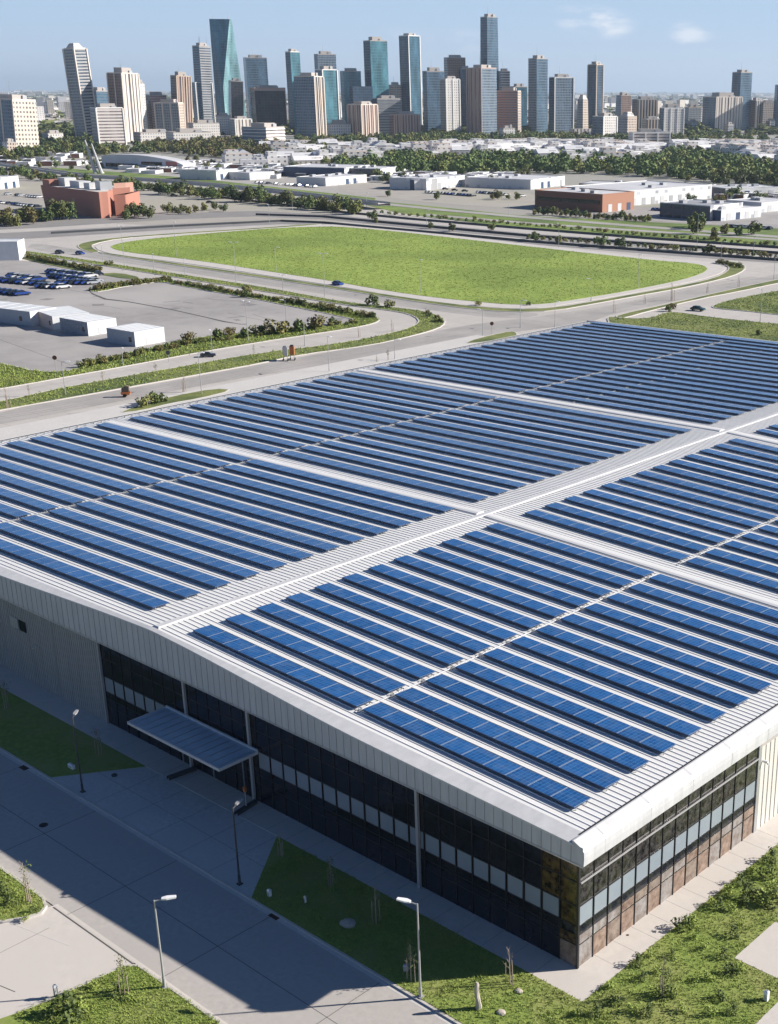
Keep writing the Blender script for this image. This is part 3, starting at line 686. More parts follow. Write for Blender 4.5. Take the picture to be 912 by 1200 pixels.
TREES = [Once(tree_proto('broadleaf_tree', 'x', 'tree', 9, 4.2, 520, .62, 1, M['leaf'], clumps=11)),
         Once(tree_proto('broadleaf_tree', 'x', 'tree', 8, 3.6, 460, .55, 2, M['leaf2'], clumps=9)),
         Once(tree_proto('broadleaf_tree', 'x', 'tree', 11, 4.6, 560, .65, 3, M['leaf'], squash=1.05, clumps=12))]
BUSH = [Once(tree_proto('bush', 'x', 'bush', 1.8, 1.3, 260, .22, 5, M['leafb'], squash=.7, trunk=0, cenk=.75, clumps=7)),
        Once(tree_proto('bush', 'x', 'bush', 2.2, 1.7, 300, .26, 6, M['leaf2'], squash=.65, trunk=0, cenk=.9, clumps=8))]
WEED = [Once(tree_proto('weed_clump', 'x', 'plant', .7, .45, 160, .07, 8, M['blade'], squash=.9, trunk=0, cenk=.3, clumps=6)),
        Once(tree_proto('weed_clump', 'x', 'plant', 1., .6, 200, .08, 9, M['leafb'], squash=.9, trunk=0, cenk=.4, clumps=7))]
# saplings held by stakes
def sapling_proto(h, seed, leafy, stakes):
    q = random.Random(seed); t = thing('sapling', 'x', 'sapling'); b = MB(); top = Vector((q.uniform(-.1,.1), q.uniform(-.1,.1), h))
    b.tube((0,0,-.05), top*.5, .045, .035, 6); b.tube(top*.5, top, .035, .012, 6)
    for i in range(14):
        z = h*(.4+.045*i); a = q.uniform(0, 6.28); l = h*.22*q.uniform(.5, 1.2)*(1.2-.05*i); p = top*(z/h)
        e = p+Vector((math.cos(a)*l*.6, math.sin(a)*l*.6, l*.8)); b.tube(p, e, .016, .006, 4)
        b.tube(p.lerp(e,.5), p.lerp(e,.5)+Vector((math.cos(a+1)*l*.3, math.sin(a+1)*l*.3, l*.35)), .008, .004, 3)
    b.build('trunk', M['bare'], t)
    if leafy: leaf_mb(leaves(leafy, h*.24, (0,0,h*.72), .06, seed, 1.3, 10, .2)).build('crown', M['leafb'], t)
    for i in range(stakes):
        a = i*6.28/stakes+.4; b = MB(); b.tube((math.cos(a)*.3, math.sin(a)*.3, -.05), (math.cos(a)*.27, math.sin(a)*.27, h*.62), .035, .03, 6); b.build('stake', M['bare'], t)
    return t
SAP = [Once(sapling_proto(3.0, 21, 90, 2)), Once(sapling_proto(2.6, 22, 0, 3)), Once(sapling_proto(3.4, 23, 260, 2))]
def sap(k, base, ytop, label, group=None, z=.14):
    g = G(*base, z); h = height_at(g, ytop, base[0]); hh = (3.0, 2.6, 3.4)[k]
    SAP[k].put((g.x, g.y, z), rnd.uniform(0, 6), label, max(.3, h/hh*.93), group)
sap(0, (34,1057), 1010, 'slim staked sapling at the kerb of the lower left lawn')
sap(0, (146,1166), 1120, 'bare twiggy sapling on the lawn left of the tall grey lamp')
sap(1, (330,1003), 975, 'staked sapling at the upper tip of the shaded triangular lawn')
sap(0, (388,1040), 1005, 'thin sapling halfway along the shaded lawn edge by the walkway')
sap(1, (441,1080), 1040, 'sapling with three pale stakes on the shaded lawn left of the lamp')
sap(1, (598,1153), 1112, 'bare bundle of pale staked twigs near the glass corner')
sap(2, (776,1168), 1122, 'tall leafy sapling in the middle of the sunlit right lawn')
sap(0, (482,1150), 1105, 'thin leafy sapling just left of the lamp below the glass corner')
sap(0, (116,884), 853, 'spindly sapling on the dark left lawn near the wall')
sap(0, (8,830), 796, 'sapling at the left end of the dark lawn')
# stones, posts, boxes
g = G(561,1182,.14); t = thing('stone_pillar', 'rough pale stone pillar standing on the lawn below the glass corner', 'pillar', (g.x,g.y,.14))
b = MB(); q = random.Random(4); prev = None
rings = [(0,.26),(.3,.24),(.7,.2),(1.2,.19),(1.7,.18),(2.1,.17),(2.35,.1)]
for i,(z,r) in enumerate(rings):
    ox = .05*math.sin(i*1.3)-.03*i
    for k in range(8): a = k*.785; b.v.append((ox+r*(1+.15*q.uniform(-1,1))*math.cos(a), r*(1+.15*q.uniform(-1,1))*math.sin(a), z))
for i in range(6):
    for k in range(8): b.f.append((8*i+k,8*i+(k+1)%8,8*i+8+(k+1)%8,8*i+8+k)); b.m.append(0)
b.f.append(tuple(range(48,56))); b.m.append(0); b.build('shaft', M['stone'], t, smooth=False)
def rock(p, s, label, cat='rock', name='rock', mt='stone', z=.14):
    g = G(*p, z); b = MB(); q = random.Random(int(p[0])); n = 9
    for j,(zz,rr) in enumerate(((-.05,1.),(.25,1.05),(.5,.75),(.62,.3))):
        for k in range(n): a = k*6.283/n; w_ = s*rr*(1+.22*q.uniform(-1,1)); b.v.append((w_*math.cos(a)*1.2, w_*math.sin(a), zz*s))
    for j in range(3):
        for k in range(n): b.f.append((n*j+k,n*j+(k+1)%n,n*j+n+(k+1)%n,n*j+n+k)); b.m.append(0)
    b.f.append(tuple(range(3*n,4*n))); b.m.append(0)
    o = b.build(name, M[mt]); o.location = (g.x,g.y,z); tag(o, label, cat)
rock((587,1187), .3, 'small stone lying right beside the stone pillar')
rock((608,1162), .28, 'small pale stone at the foot of the bare staked twigs')
rock((408,1083), .55, 'pile of pale rubble on the shaded triangular lawn', 'rubble', 'rubble_pile')
rock((736,1096), .1, 'tiny brown stone on the sunlit side walkway', mt='rust', z=.13)
rock((134,909), .3, 'dark lump of rubble at the entrance pavement edge', mt='darkpole', z=.1)
def box_thing(p, w_, d, h, label, name, mt='lamphead', rz=0., z=.14):
    g = G(*p, z); t = thing(name, label, name.replace('_', ' '), (g.x,g.y,z), rz)
    b = MB(); b.prism([(-w_/2,-d/2),(w_/2,-d/2),(w_/2,d/2),(-w_/2,d/2)], 0, h*.82); b.build('cabinet', M[mt], t)
    b = MB(); b.prism([(-w_/2-.03,-d/2-.03),(w_/2+.03,-d/2-.03),(w_/2+.03,d/2+.03),(-w_/2-.03,d/2+.03)], h*.82, h, top=[(-w_/3,-d/3),(w_/3,-d/3),(w_/3,d/3),(-w_/3,d/3)]); b.build('lid', M['alu'], t)
    b = MB(); b.box(-w_*.3,w_*.3,-d/2-.02,-d/2-.004,h*.15,h*.6); b.build('door', M['fascia'], t)
box_thing((898,1172), .35, .3, .9, 'small white metal box on the lawn by the lower right pavement', 'utility_box')
box_thing((316,1050), .3, .25, .7, 'small pale box on the shaded triangular lawn by the kerb', 'utility_box')
box_thing((84,900), .9, .3, .5, 'low pale box beside the dark lamp at the left kerb', 'utility_box', z=.14)
box_thing((476,1138), .4, .3, .6, 'tilted grey box on the shaded lawn beside the lamp', 'utility_box', 'stone', .6)
box_thing((358,1058), .15, .15, .7, 'thin pale marker box in the middle of the shaded triangular lawn', 'utility_box')
box_thing((66,1168), .25, .25, 1.1, 'short grey-topped meter box at the kerb of the lower left lawn', 'meter_box', 'lampmetal', z=.1)
# weeds
wl = [((700,1150),1.1),((740,1128),1.),((757,1118),1.2),((800,1090),1.3),((812,1082),1.1),((845,1065),1.4),((858,1068),1.2),((862,1097),1.2),((868,1138),1.3),((857,1140),1.0),((893,1058),1.8),((880,1050),1.7),((905,1046),1.9),((905,1062),1.5),
      ((830,1148),1.),((846,1170),1.),((815,1150),.9),((752,1148),.9),((765,1166),1.1),((780,1170),1.2),((790,1168),1.0),((720,1178),1.),((742,1186),1.2),((760,1190),1.),((800,1186),1.2),((860,1188),1.),((835,1190),1.1),((700,1190),1.1),((670,1187),1.),((640,1170),.8),((770,1140),.9),((850,1122),.9),((826,1112),.9),((788,1122),.8),((882,1022),1.2),((898,1030),1.3),((850,1045),1.2),((870,1036),1.2),((835,1060),1.0),((905,1010),1.2),((815,1100),1.),((870,1060),1.)]
for i,((x,y),s) in enumerate(wl):
    g = G(x,y,.14); g.x = max(g.x, 3.5); WEED[i % 2].put((g.x,g.y,.12), rnd.uniform(0,6), 'dark leafy weed clump growing on the sunlit right lawn', s*rnd.uniform(.85,1.2), 'weed clumps on the right lawn')
for i,(x,y,s) in enumerate(((88,1190,2.2),(95,1183,1.6),(63,1191,1.3),(110,1158,1.),(140,1165,1.1),(152,1172,.9),(6,1045,1.3),(18,1050,1.1),(10,1062,1.2),(30,1078,.9),(40,1068,.8))):
    g = G(x,y,.14); WEED[(i+1) % 2].put((g.x,g.y,.12), rnd.uniform(0,6), 'weed clump growing on the sunlit lower left lawns', s, 'weed clumps on the lower left lawns')
# grass blades on the near lawns
def inside(p, poly):
    c = False; n = len(poly)
    for i in range(n):
        a, b_ = poly[i], poly[i-1]
        if (a[1] > p[1]) != (b_[1] > p[1]) and p[0] < (b_[0]-a[0])*(p[1]-a[1])/(b_[1]-a[1])+a[0]: c = not c
    return c
def grass_stuff(poly, x0, x1, y0, y1, n, label, h=.10, wb=.03, sp=.07, z=.13):
    q = random.Random(int(abs(x0)*7+y1)); b = MB()
    for _ in range(n):
        x, y = q.uniform(x0, x1), q.uniform(y0, y1)
        if not inside((x, y), poly): continue
        hh = h*q.uniform(.5, 1.6)*(1+.9*max(0, math.sin(x*1.7+1.3*math.sin(y*.9))*math.sin(y*1.3)))
        for k in range(3):
            a = q.uniform(0, 6.28); c, s_ = math.cos(a), math.sin(a); w_ = wb; l = hh*q.uniform(.3, 1.1)
            px, py = x+q.uniform(-sp,sp), y+q.uniform(-sp,sp)
            b.add([(px-w_*s_,py+w_*c,z),(px+w_*s_,py-w_*c,z),(px+l*c,py+l*s_,z+.01+hh)], [(0,1,2)])
    tag(b.build('grass', M['blade']), label, 'grass', kind='stuff')
grass_stuff(lawnB, 2.85, 14.3, -6.5, 34, 15000, 'sunlit green grass of the lawn right of the hall')
grass_stuff(lawnB, -30, 14.3, -10.7, -2.94, 12000, 'green grass between the front walkway and the kerb')
grass_stuff(lawnD, -29, -15, -32, -22.4, 8000, 'bright green grass on the lower left corner lawn')
grass_stuff(lawnC, -52, -39.3, -29, -22.4, 4500, 'bright green grass left of the side road')
# ================================================================== MIDDLE DISTANCE
base = pxpoly([(-60,262),(60,262),(200,250),(330,245),(480,245),(620,262),(760,272),(990,290),(990,360),(912,420),(700,420),(300,480),(-60,560)], 0)
road_m = mat('pale_road_concrete', (.52,.49,.455), .9, 0, .2, nscale=.25, col2=(.43,.405,.38), col3=(.46,.435,.405), scale2=.03, joints=7, bump=.1)
structure(sheet('road', base, -.03, road_m))
lane_m = mat('worn_lane', (.37,.35,.335), .9, 0, .25, nscale=.3, col2=(.30,.285,.27), col3=(.40,.38,.36), scale2=.06, joints=6)
def lay(name, pts, z, mt, smooth=1, z0=None): return structure(sheet(name, pxpoly(pts, smooth), z, mt, z0))
lay('asphalt_lane', [(-20,500),(0,481),(100,464),(200,447),(300,428),(400,410),(480,395),(540,382),(600,374),(680,366),(740,354),(820,337),(880,327),(930,318),(930,326),(866,337),(790,353),(720,367),(690,378),(560,394),(480,408),(400,424),(300,440),(200,458),(100,478),(0,497)], .0, lane_m)
lay('asphalt_lane', [(40,284),(100,294),(200,309),(300,324),(400,338),(500,354),(600,365),(640,368),(600,374),(500,363),(430,352),(300,332),(200,316),(100,301),(30,291)], .003, lane_m)
lay('asphalt_lane', [(0,461),(100,443),(200,424),(300,404),(400,390),(450,382),(484,372),(480,368),(440,372),(400,383),(300,397),(200,415),(100,434),(0,452)], .0, road_m)
lot_m = mat('parking_lot_asphalt', (.33,.312,.305), .9, 0, .16, nscale=.22, col2=(.26,.248,.242), col3=(.38,.36,.345), scale2=.025)
lay('parking_lot', [(-80,318),(-60,306),(0,305),(24,304),(90,317),(112,321),(170,327),(200,332),(250,343),(300,352),(360,364),(415,372),(425,374),(380,382),(305,394),(217,401),(140,420),(95,434),(50,438),(0,426),(-80,415)], .012, lot_m, 1)
lay('crack', [(104,341),(112,345),(125,350),(150,353),(200,362),(240,371),(262,376),(290,381),(262,377.5),(240,372),(200,363),(150,354),(122,351),(108,345)], .02, M['joint'], 0)
for a, c in (((0,398),(95,432)),((30,330),(110,345)),((0,352),(30,357))): strip('pavement_joint', [G(*a), G(*c)], .12, .012, .022, M['joint'])
# the meadow inside its path
ring = [(110,288),(135,281.5),(167,278),(230,272.5),(305,268.5),(375,263),(400,263),(470,269),(540,277),(620,286),(700,295),(770,302.5),(820,305.5),(846,309.5),(852,315),(843,321.5),(812,330),(770,338),(720,347.5),(670,355.5),(640,360.5),(600,362),(560,359),(520,355),(480,350),(430,341),(380,333),(320,324),(250,313),(190,305),(140,299),(116,294)]
lay('path', ring, .10, mat('path_concrete', (.56,.53,.495), .9, 0, .2, nscale=.3, col2=(.48,.45,.42)), 1, -.03)
field = [(128,288.5),(150,283),(200,277.5),(270,271.5),(330,267),(383,265.5),(410,266.5),(470,272),(540,280),(620,289),(700,298),(770,305.5),(810,308.5),(826,311.5),(830,316),(821,321.5),(800,328),(770,334.5),(720,344),(670,352),(640,356.5),(600,357.5),(560,354),(520,350),(480,345),(430,337),(380,328),(320,319),(250,308),(190,300.5),(150,296),(134,292.5)]
lay('meadow', field, .16, M['field'], 1, .1)
def kerbed(pts, sm=1): strip('kerb', pxpoly(pts, sm), .42, -.03, .15, M['kerb'], closed=True)
def green(pts, label_z=.12, mt='verge', sm=1):
    kerbed(pts, sm); return lay('verge', pts, label_z, M[mt], sm, -.03)
green([(90,288),(98,284),(134,278.5),(200,273.5),(305,267),(372,262),(378,263.2),(305,268.3),(200,275),(140,279.5),(108,286),(108,290.5),(118,295.5),(106,296),(95,292)])
green([(115,295),(200,307.5),(305,322.5),(430,341.8),(530,356.8),(600,363),(650,361),(700,352.5),(760,341.5),(800,334.5),(838,326),(853,318),(855,313),(846,308.5),(838,306.5),(850,306),(868,308.5),(875,313),(868,320),(845,327.5),(800,337.5),(760,344.5),(700,355.5),(650,364.5),(600,366.3),(530,360),(430,344.5),(305,325),(200,310),(118,297)])
M1 = [(25,293),(137,310),(250,327.5),(300,335),(350,344),(400,353.5),(460,360),(500,365),(519,372),(522,378.5),(514,385),(484,393.6),(434,405),(350,416),(305,426),(250,436),(167,451),(84,466),(0,481),(-30,486),(-30,476),(0,471),(84,452),(200,432),(300,414),(400,402.6),(467,388.6),(488,381),(492,375),(480,368),(454,363.5),(400,357),(300,340),(250,332),(137,314),(25,296)]
kerbed(M1); lay('median_strip', M1, .10, M['verge'], 1, -.03)
lay('median_strip', [(24,298.5),(60,304),(118,315.5),(112,320.5),(90,317),(24,303.5)], .10, M['verge'], 1, -.03)
lay('median_strip', [(112,321),(140,319.5),(168,326),(150,327.5)], .10, M['verge'], 1, -.03)
H3 = [(104,342),(112,336.5),(150,330.5),(190,325.5),(205,330),(230,334.5),(296,344),(339,352),(395,363),(431,368),(446,374),(440,379),(411,385),(358,393),(305,401),(234,413),(144,430),(50,447),(0,456),(-30,460),(-30,425),(0,425),(47,437),(90,434),(97,424),(144,415.5),(217,398),(262,392),(300,389),(350,384),(395,381),(420,375.5),(395,370),(339,358.5),(280,347),(250,342),(205,334),(190,330),(150,335),(118,342)]
kerbed(H3); lay('median_strip', H3, .10, M['verge'], 1, -.03)
green([(139,484.5),(152,479),(167,475),(197,465.5),(251,455.5),(274,457.5),(234,467.5),(200,473),(167,481.5)])
green([(547,400.5),(575,393),(598,388.3),(606,390),(606,396),(549,403.5)])
lay('asphalt_patch', [(80,485),(135,477),(133,489),(100,492)], .012, lot_m, 0)
lay('asphalt_patch', [(425,418),(455,409),(452,419),(432,425)], .012, lot_m, 0)
green([(722,369.5),(783,356.5),(849,341),(912,327.5),(990,312),(990,317),(912,331.8),(867,341.5),(819,350.5),(759,365),(735,372),(724,373)])
green([(712,372.5),(714,379),(720,398),(800,412),(912,430),(1010,440),(1010,388),(912,380),(825,371),(800,366.5),(780,366),(762,373),(738,373.5),(722,371.5)])
green([(834,359),(849,353),(893,344),(930,338),(1010,325),(1010,378),(912,369),(878,365),(838,361.5)])
def tufts(pts, n, label, h, wb, z=.12):
    P = pxpoly(pts, 1); xs = [p[0] for p in P]; ys = [p[1] for p in P]
    grass_stuff(P, min(xs), max(xs), min(ys), max(ys), n, label, h, wb, wb*3, z)
tufts(field, 26000, 'uneven grass tufts of the big green meadow', .13, .13, .16)
tufts(M1, 60000, 'rough grass on the long curved median strip', .22, .10, .10)
tufts([(712,372.5),(714,379),(720,398),(800,412),(912,430),(1010,440),(1010,388),(912,380),(825,371),(800,366.5),(780,366),(762,373),(738,373.5),(722,371.5)], 9000, 'rough grass behind the far right corner of the hall', .18, .10, .12)
tufts([(834,359),(849,353),(893,344),(930,338),(1010,325),(1010,378),(912,369),(878,365),(838,361.5)], 7000, 'rough grass on the lawn at the right edge beyond the path', .18, .10, .12)
tufts(H3, 60000, 'rough grass on the verge round the parking lot', .25, .10, .10)
# tyre tracks, stains and patches on the roads and lots
track_m = mat('tyre_marks', (.27,.255,.245), .9, 0, .2, nscale=.6, col2=(.36,.34,.32)); patch_m = mat('asphalt_repair', (.24,.23,.225), .9, 0, .2, nscale=.8, col2=(.2,.19,.185))
def chain(pts, off=0.):
    P = [Vector(G(*p)[:2]) for p in pts]; Q = []
    for i in range(len(P)):
        d = (P[min(i+1, len(P)-1)]-P[max(i-1, 0)]).normalized(); Q.append(tuple(P[i]+Vector((-d.y, d.x))*off))
    return Q
near_lane = [(-10,489),(50,480),(100,471),(150,462),(200,453),(250,443.5),(300,434),(350,425.5),(400,417),(440,409.5),(480,402),(520,394)]
back_lane = [(70,292),(120,299),(160,305),(200,311),(250,319),(300,327),(350,335),(400,343.5),(450,351),(500,358),(550,364.5),(600,369)]
right_lane = [(640,372),(690,365),(730,358),(770,349),(810,340),(850,331.5),(890,325)]
for nm, ln in (('near', near_lane), ('back', back_lane), ('right', right_lane)):
    for off in (-2.6, -1.0, 1.1, 2.7): strip('tyre_track', chain(ln, off), .45, .012, .02, track_m)
q4 = random.Random(77)
for i in range(34):
    if i % 2: x, y = q4.uniform(0, 120), q4.uniform(345, 415); 
    else: x, y = q4.uniform(180, 400), q4.uniform(340, 385)
    if not inside((x, y), [(0,340),(60,345),(110,347),(150,335),(195,336),(300,356),(400,374),(380,380),(300,392),(215,400),(110,428),(50,436),(0,424)]): continue
    if 0 < x < 200 and 360 < y < 412: continue
    g = G(x, y); w_, d_, a = q4.uniform(.5, 2.2), q4.uniform(.5, 3.5), q4.uniform(0, 3); c, s_ = math.cos(a), math.sin(a)
    structure(sheet('repair_patch', [(g.x+u*w_*c-v*d_*s_, g.y+u*w_*s_+v*d_*c) for u, v in ((-1,-1),(1,-.9),(.9,1),(-1,.8))], .018, patch_m))
for i in range(9):
    a0 = (q4.uniform(0, 340), q4.uniform(345, 372)); pts = [a0]
    for k in range(5): pts.append((pts[-1][0]+q4.uniform(6, 16), pts[-1][1]+q4.uniform(-.6, 3.4)))
    strip('crack', [G(*p) for p in pts], .14, .014, .024, M['joint'])
# far bank, highways and the railway
bank = mat('bank_grass', (.13,.20,.03), .95, 0, .15, nscale=.2, col2=(.21,.27,.06), col3=(.09,.14,.028), scale2=.03)
sandy = mat('bare_lot', (.40,.37,.33), .95, 0, .2, nscale=.05, col2=(.31,.29,.26), col3=(.36,.34,.28), scale2=.01)
lay('bare_lot', [(-60,205),(0,205),(60,210),(160,218),(230,228),(330,240),(420,252),(400,262),(330,262),(250,265),(120,262),(60,252),(-60,250)], .0, sandy, 1)
lay('bare_lot', [(395,214),(470,214),(560,222),(640,228),(640,246),(560,242),(470,234),(400,226)], .0, sandy, 1)
lay('bare_lot', [(640,240),(760,243),(990,250),(990,272),(820,262),(720,256),(640,252)], .0, lot_m, 1)
lay('grass_bank', [(400,232),(470,238),(540,245),(620,253.5),(700,257),(800,262),(990,272),(990,300),(912,290),(800,280),(700,275),(620,268.5),(540,259),(470,250),(440,243)], .03, bank, 1)
lay('asphalt_lane', [(500,250.5),(620,260.5),(760,270),(990,285),(990,287),(760,272),(620,262.5),(500,252.5)], .06, lane_m, 0)
hw = mat('highway_asphalt', (.26,.25,.245), .9, 0, .2, nscale=.1, col2=(.21,.2,.195))
lay('highway', [(-60,262),(60,257),(200,250),(300,247),(380,251),(480,260.5),(620,273.5),(760,283),(990,300),(990,306),(760,289),(620,279.5),(480,267),(380,257),(300,253.5),(200,257),(60,266),(-60,272)], .01, hw, 0)
lay('highway', [(-60,276),(60,270),(200,262.5),(330,257.5),(380,260),(480,268.5),(620,281.5),(760,291.5),(990,308),(990,313),(870,305.5),(760,297.5),(620,286),(480,273),(380,264),(330,262.5),(200,269),(60,278),(-60,285)], .012, hw, 0)
lay('railway', [(440,236.6),(520,245),(620,253.8),(760,265),(1000,283),(1000,285.6),(760,267.4),(620,256.2),(520,247.4),(440,239.2)], .14, lane_m, 0, 0)
lay('grass_bank', [(60,196),(160,203),(250,211),(340,221),(440,232),(440,236),(340,226),(250,216),(160,207.5),(60,200)], .02, bank, 0)
for pts, lb in (([(300,252),(380,254.5),(480,264),(620,277),(760,286.6),(1000,303.5)], 'low dark guard rail between the far highway carriageways'), ([(60,274),(200,266),(330,259.6),(380,261.6),(480,270.6),(620,283.6),(760,294.4),(870,302.5),(990,311)], 'low dark guard rail along the near highway carriageway'), ([(200,225),(330,240),(400,249),(480,257),(620,268.8),(760,280),(1000,297)], 'low dark rail at the foot of the grass bank')):
    P = [G(*p) for p in pts]; o = strip('guard_rail', P, .5, 0, 1.0, M['darkpole'], kind=None); tag(o, lb, 'guard rail')
# railway viaduct
def viaduct(pts, zt, wd, label):
    P = [G(x, y, zt) for x, y in pts]; t = thing('viaduct', label, 'viaduct', (0, 0, 0))
    n = len(P); b = MB(); nr = []
    for i in range(n):
        d = (P[min(n-1, i+1)]-P[max(0, i-1)]); d.z = 0; d.normalize(); nr.append(Vector((-d.y, d.x, 0)))
    for i in range(n):
        for s, z in ((1, zt), (-1, zt), (-1, zt-.9), (1, zt-.9)): b.v.append((P[i].x+nr[i].x*wd/2*s, P[i].y+nr[i].y*wd/2*s, z))
    for i in range(n-1):
        for k in range(4): b.f.append((4*i+k, 4*i+(k+1) % 4, 4*i+4+(k+1) % 4, 4*i+4+k)); b.m.append(0)
    b.build('deck', M['concrete2'], t)
    for s in (1, -1):
        b = MB()
        for i in range(n):
            q = P[i]+nr[i]*(wd/2-.2)*s; b.v += [(q.x, q.y, zt), (q.x, q.y, zt+1.0), (q.x+nr[i].x*.25, q.y+nr[i].y*.25, zt+1.0), (q.x+nr[i].x*.25, q.y+nr[i].y*.25, zt)]
        for i in range(n-1):
            for k in range(3): b.f.append((4*i+k, 4*i+4+k, 4*i+5+k, 4*i+1+k)); b.m.append(0)
        b.build('parapet', M['kerb'], t)
    L_ = 0.
    for i in range(n-1):
        a, c = P[i], P[i+1]; ln = (c-a).length; k = max(1, int(ln/32))
        for j in range(k):
            q = a.lerp(c, (j+.5)/k); b = MB(); b.tube((q.x, q.y, -.1), (q.x, q.y, zt-.9), .9, .8, 8); b.build('pier', M['kerb'], t)
viaduct([(-70,184),(0,192),(100,206),(207,212.5),(320,223.5),(400,233),(450,239)], 3.0, 9, 'long low pale viaduct crossing behind the brown block and the meadow')
# ------------------------------------------------------------------ mid lamps, signs, saplings
lamps = [((146,310.5),265,'double','tall twin-armed lamp at the left end of the meadow'),((207,300.5),260,'single','slender lamp standing on the left part of the meadow'),((277,330),284,'double','twin lamp on the road strip before the left half of the meadow'),
 ((324,318),290,'single','lamp at the near meadow edge left of the blue car'),((381,347),297,'double','twin lamp right at the left of the blue car before the meadow'),((493,344),304,'single','lone lamp at the near meadow edge below its middle'),
 ((121,307),287,'single','short lamp left of the meadow corner above the blue car'),((180.6,315.5),297,'single','short lamp on the median right of the tall twin lamp'),((217,321),303,'single','short lamp on the median below the slender meadow lamp'),((332,342),322,'double','short twin lamp on the median before the meadow'),
 ((336,383),352,'single','grey lamp behind the round bushes of the far lot'),((291,400),353,'double','tall lamp with crossbar at the right edge of the parking lot'),((249,415),388,'single','dark lamp standing in the bushes right of the container row'),((236.5,462),413,'single','tall grey lamp on the lower median strip left part'),
 ((144.5,429),407,'single','grey lamp right below the rightmost site container'),((77,463),424,'single','leaning-headed grey lamp on the lower left median strip'),((386,435.5),394,'single','thin grey lamp standing by the near road right of the two wheeled towers'),((357.5,405),378,'single','short grey lamp on the upper loop verge'),
 ((463,421),398,'single','short lamp with dark head at the kerb near the roof edge'),((566,393.6),363,'single','tall bare pole at the road junction behind the roof'),((610,383.6),352,'single','grey lamp just behind the roof edge at the junction'),((650.5,383),353,'single','grey lamp behind the roof close to its far corner'),
 ((693,352),327,'single','thin lamp at the lower right edge of the meadow'),((748,337),298,'single','tall lamp at the right part of the meadow'),((891,377.6),339,'single','dark lamp on the right grass near the picture edge'),((907,327),300,'double','twin lamp at the far right crossing'),
 ((883,300),277,'single','lamp beside the highway at the far right'),((655,290),262,'single','lamp on the highway bank above the meadow right half'),((817,290),252,'single','tall lamp on the grass bank before the dark low hall'),((845,307),283,'single','lamp at the right end of the meadow path'),
 ((430,243),226,'single','short lamp by the viaduct above the meadow'),((596,252),240,'double','dark gantry lamp over the grass bank'),((316,262),240,'double','lamp between the highway lanes above the meadow top'),((343,247),225,'single','dark lamp in the viaduct hedge'),((500,263),246,'single','lamp beside the highway above the meadow middle')]
for bp, yt, hd, lb in lamps: lamp(bp, yt, lb, hd, dx=rnd.choice((1,-1,.8)), dy=rnd.uniform(-.5,.8), z=.0, arm=1.4, r=.085)
msap = [((121,449),434,0,'small sapling on the upper loop median left of the container lamp'),((34.5,464),450,0,'small sapling at the left end of the loop median'),((298,415),403,0,'sapling on the loop verge below the tall crossbar lamp'),((183,437),424,2,'leafy sapling on the loop road median below the containers'),((421,395),382,1,'staked sapling on the loop road verge'),((455,422),408,2,'dark little tree at the kerb near the roof edge'),
 ((442,424),414,1,'small dark sapling left of the kerb lamp near the roof'),((460,388),374,1,'pair of thin saplings inside the tip of the loop'),((720,366),350,1,'bare sapling cluster at the kerb of the crossing'),((756,356),343,1,'bare round sapling on the verge right of the crossing'),((829,343),331,1,'bare sapling on the far verge left of the loop'),((788,352),330,1,'tall bare sapling between the two bare round ones'),((866,336),322,1,'bare sapling on the verge near the right loop end'),((499,370),360,0,'dark sapling on the tip of the loop median'),((215.7,459),437,1,'bare sapling beside the tall lamp on the lower median'),((10,478),452,1,'bare sapling at the left picture edge behind the roof')]
for bp, yt, k, lb in msap: sap(k, bp, yt, lb, z=.1)
# road signs: round discs on thin posts
def disc_sign(bp, yt, label, col='darkpole'):
    g = G(*bp); h = height_at(g, yt, bp[0]); t = thing('round_sign', label, 'road sign', (g.x,g.y,0), YAW+.2)
    b = MB(); b.tube((0,0,-.02),(0,0,h),.06); b.build('post', M['lampmetal'], t); b = MB(); b.tube((0,-.05,h),(0,-.1,h),.55,n=16); b.build('disc', M[col], t)
disc_sign((198,432-8), 419-8+2, 'round dark sign on a post below the container row', 'darkpole')
disc_sign((66,435), 419, 'round dark sign at the lower left corner of the parking lot', 'rust')
disc_sign((576.6,391), 379, 'short post with a dark board at the road junction', 'rust')
# bushes in the mid ground
mb = [((324,391),2.6,1),((349,389),2.6,0),((373,385),2.4,1),((389,380),1.6,0),((254,398),2.2,0),((222,400),1.6,1),((268,393),1.5,1),((286,396),2.,0),((302,391),1.6,1),((438,358),2.6,0),((457,360),1.5,1),((128,311),1.3,1),((180,473),1.9,0),((172,476),1.5,1),((189,471),1.4,0),((620,358),1.,0),((560,358),1.0,1),((783,365),1.4,0),((787,362),1.2,1),((888,393),1.2,0),((286,348),1.8,0),((290,343),1.5,1)]
for i,((x,y),s,k) in enumerate(mb):
    g = G(x,y); BUSH[k].put((g.x,g.y,.02), rnd.uniform(0,6), 'dark green bush beside the loop road and its verges', s*.8, 'bushes along the loop road')
def row(p, q, n, s, label, group, jit=.6, kinds=BUSH, z=0.05):
    a, c = G(*p), G(*q)
    for i in range(n):
        t = (i+rnd.uniform(.2,.8))/n; w_ = a.lerp(c, t); kinds[rnd.randrange(len(kinds))].put((w_.x+rnd.uniform(-jit,jit), w_.y+rnd.uniform(-jit,jit), z), rnd.uniform(0,6), label, s*rnd.uniform(.7,1.25), group)
row((26,301),(115,318.5),46,1.0,'low bush in the clipped row beyond the parked cars','hedge row beyond the parked cars')
row((106,341),(200,328),34,.95,'low bush in the hedge between the two asphalt lots','hedge between the asphalt lots')
row((200,331),(340,355),40,.75,'low bush in the strip above the empty right lot','hedge above the empty right lot')
row((340,355),(440,373),26,.9,'low bush in the strip at the tip of the empty lot','hedge at the tip of the empty lot')
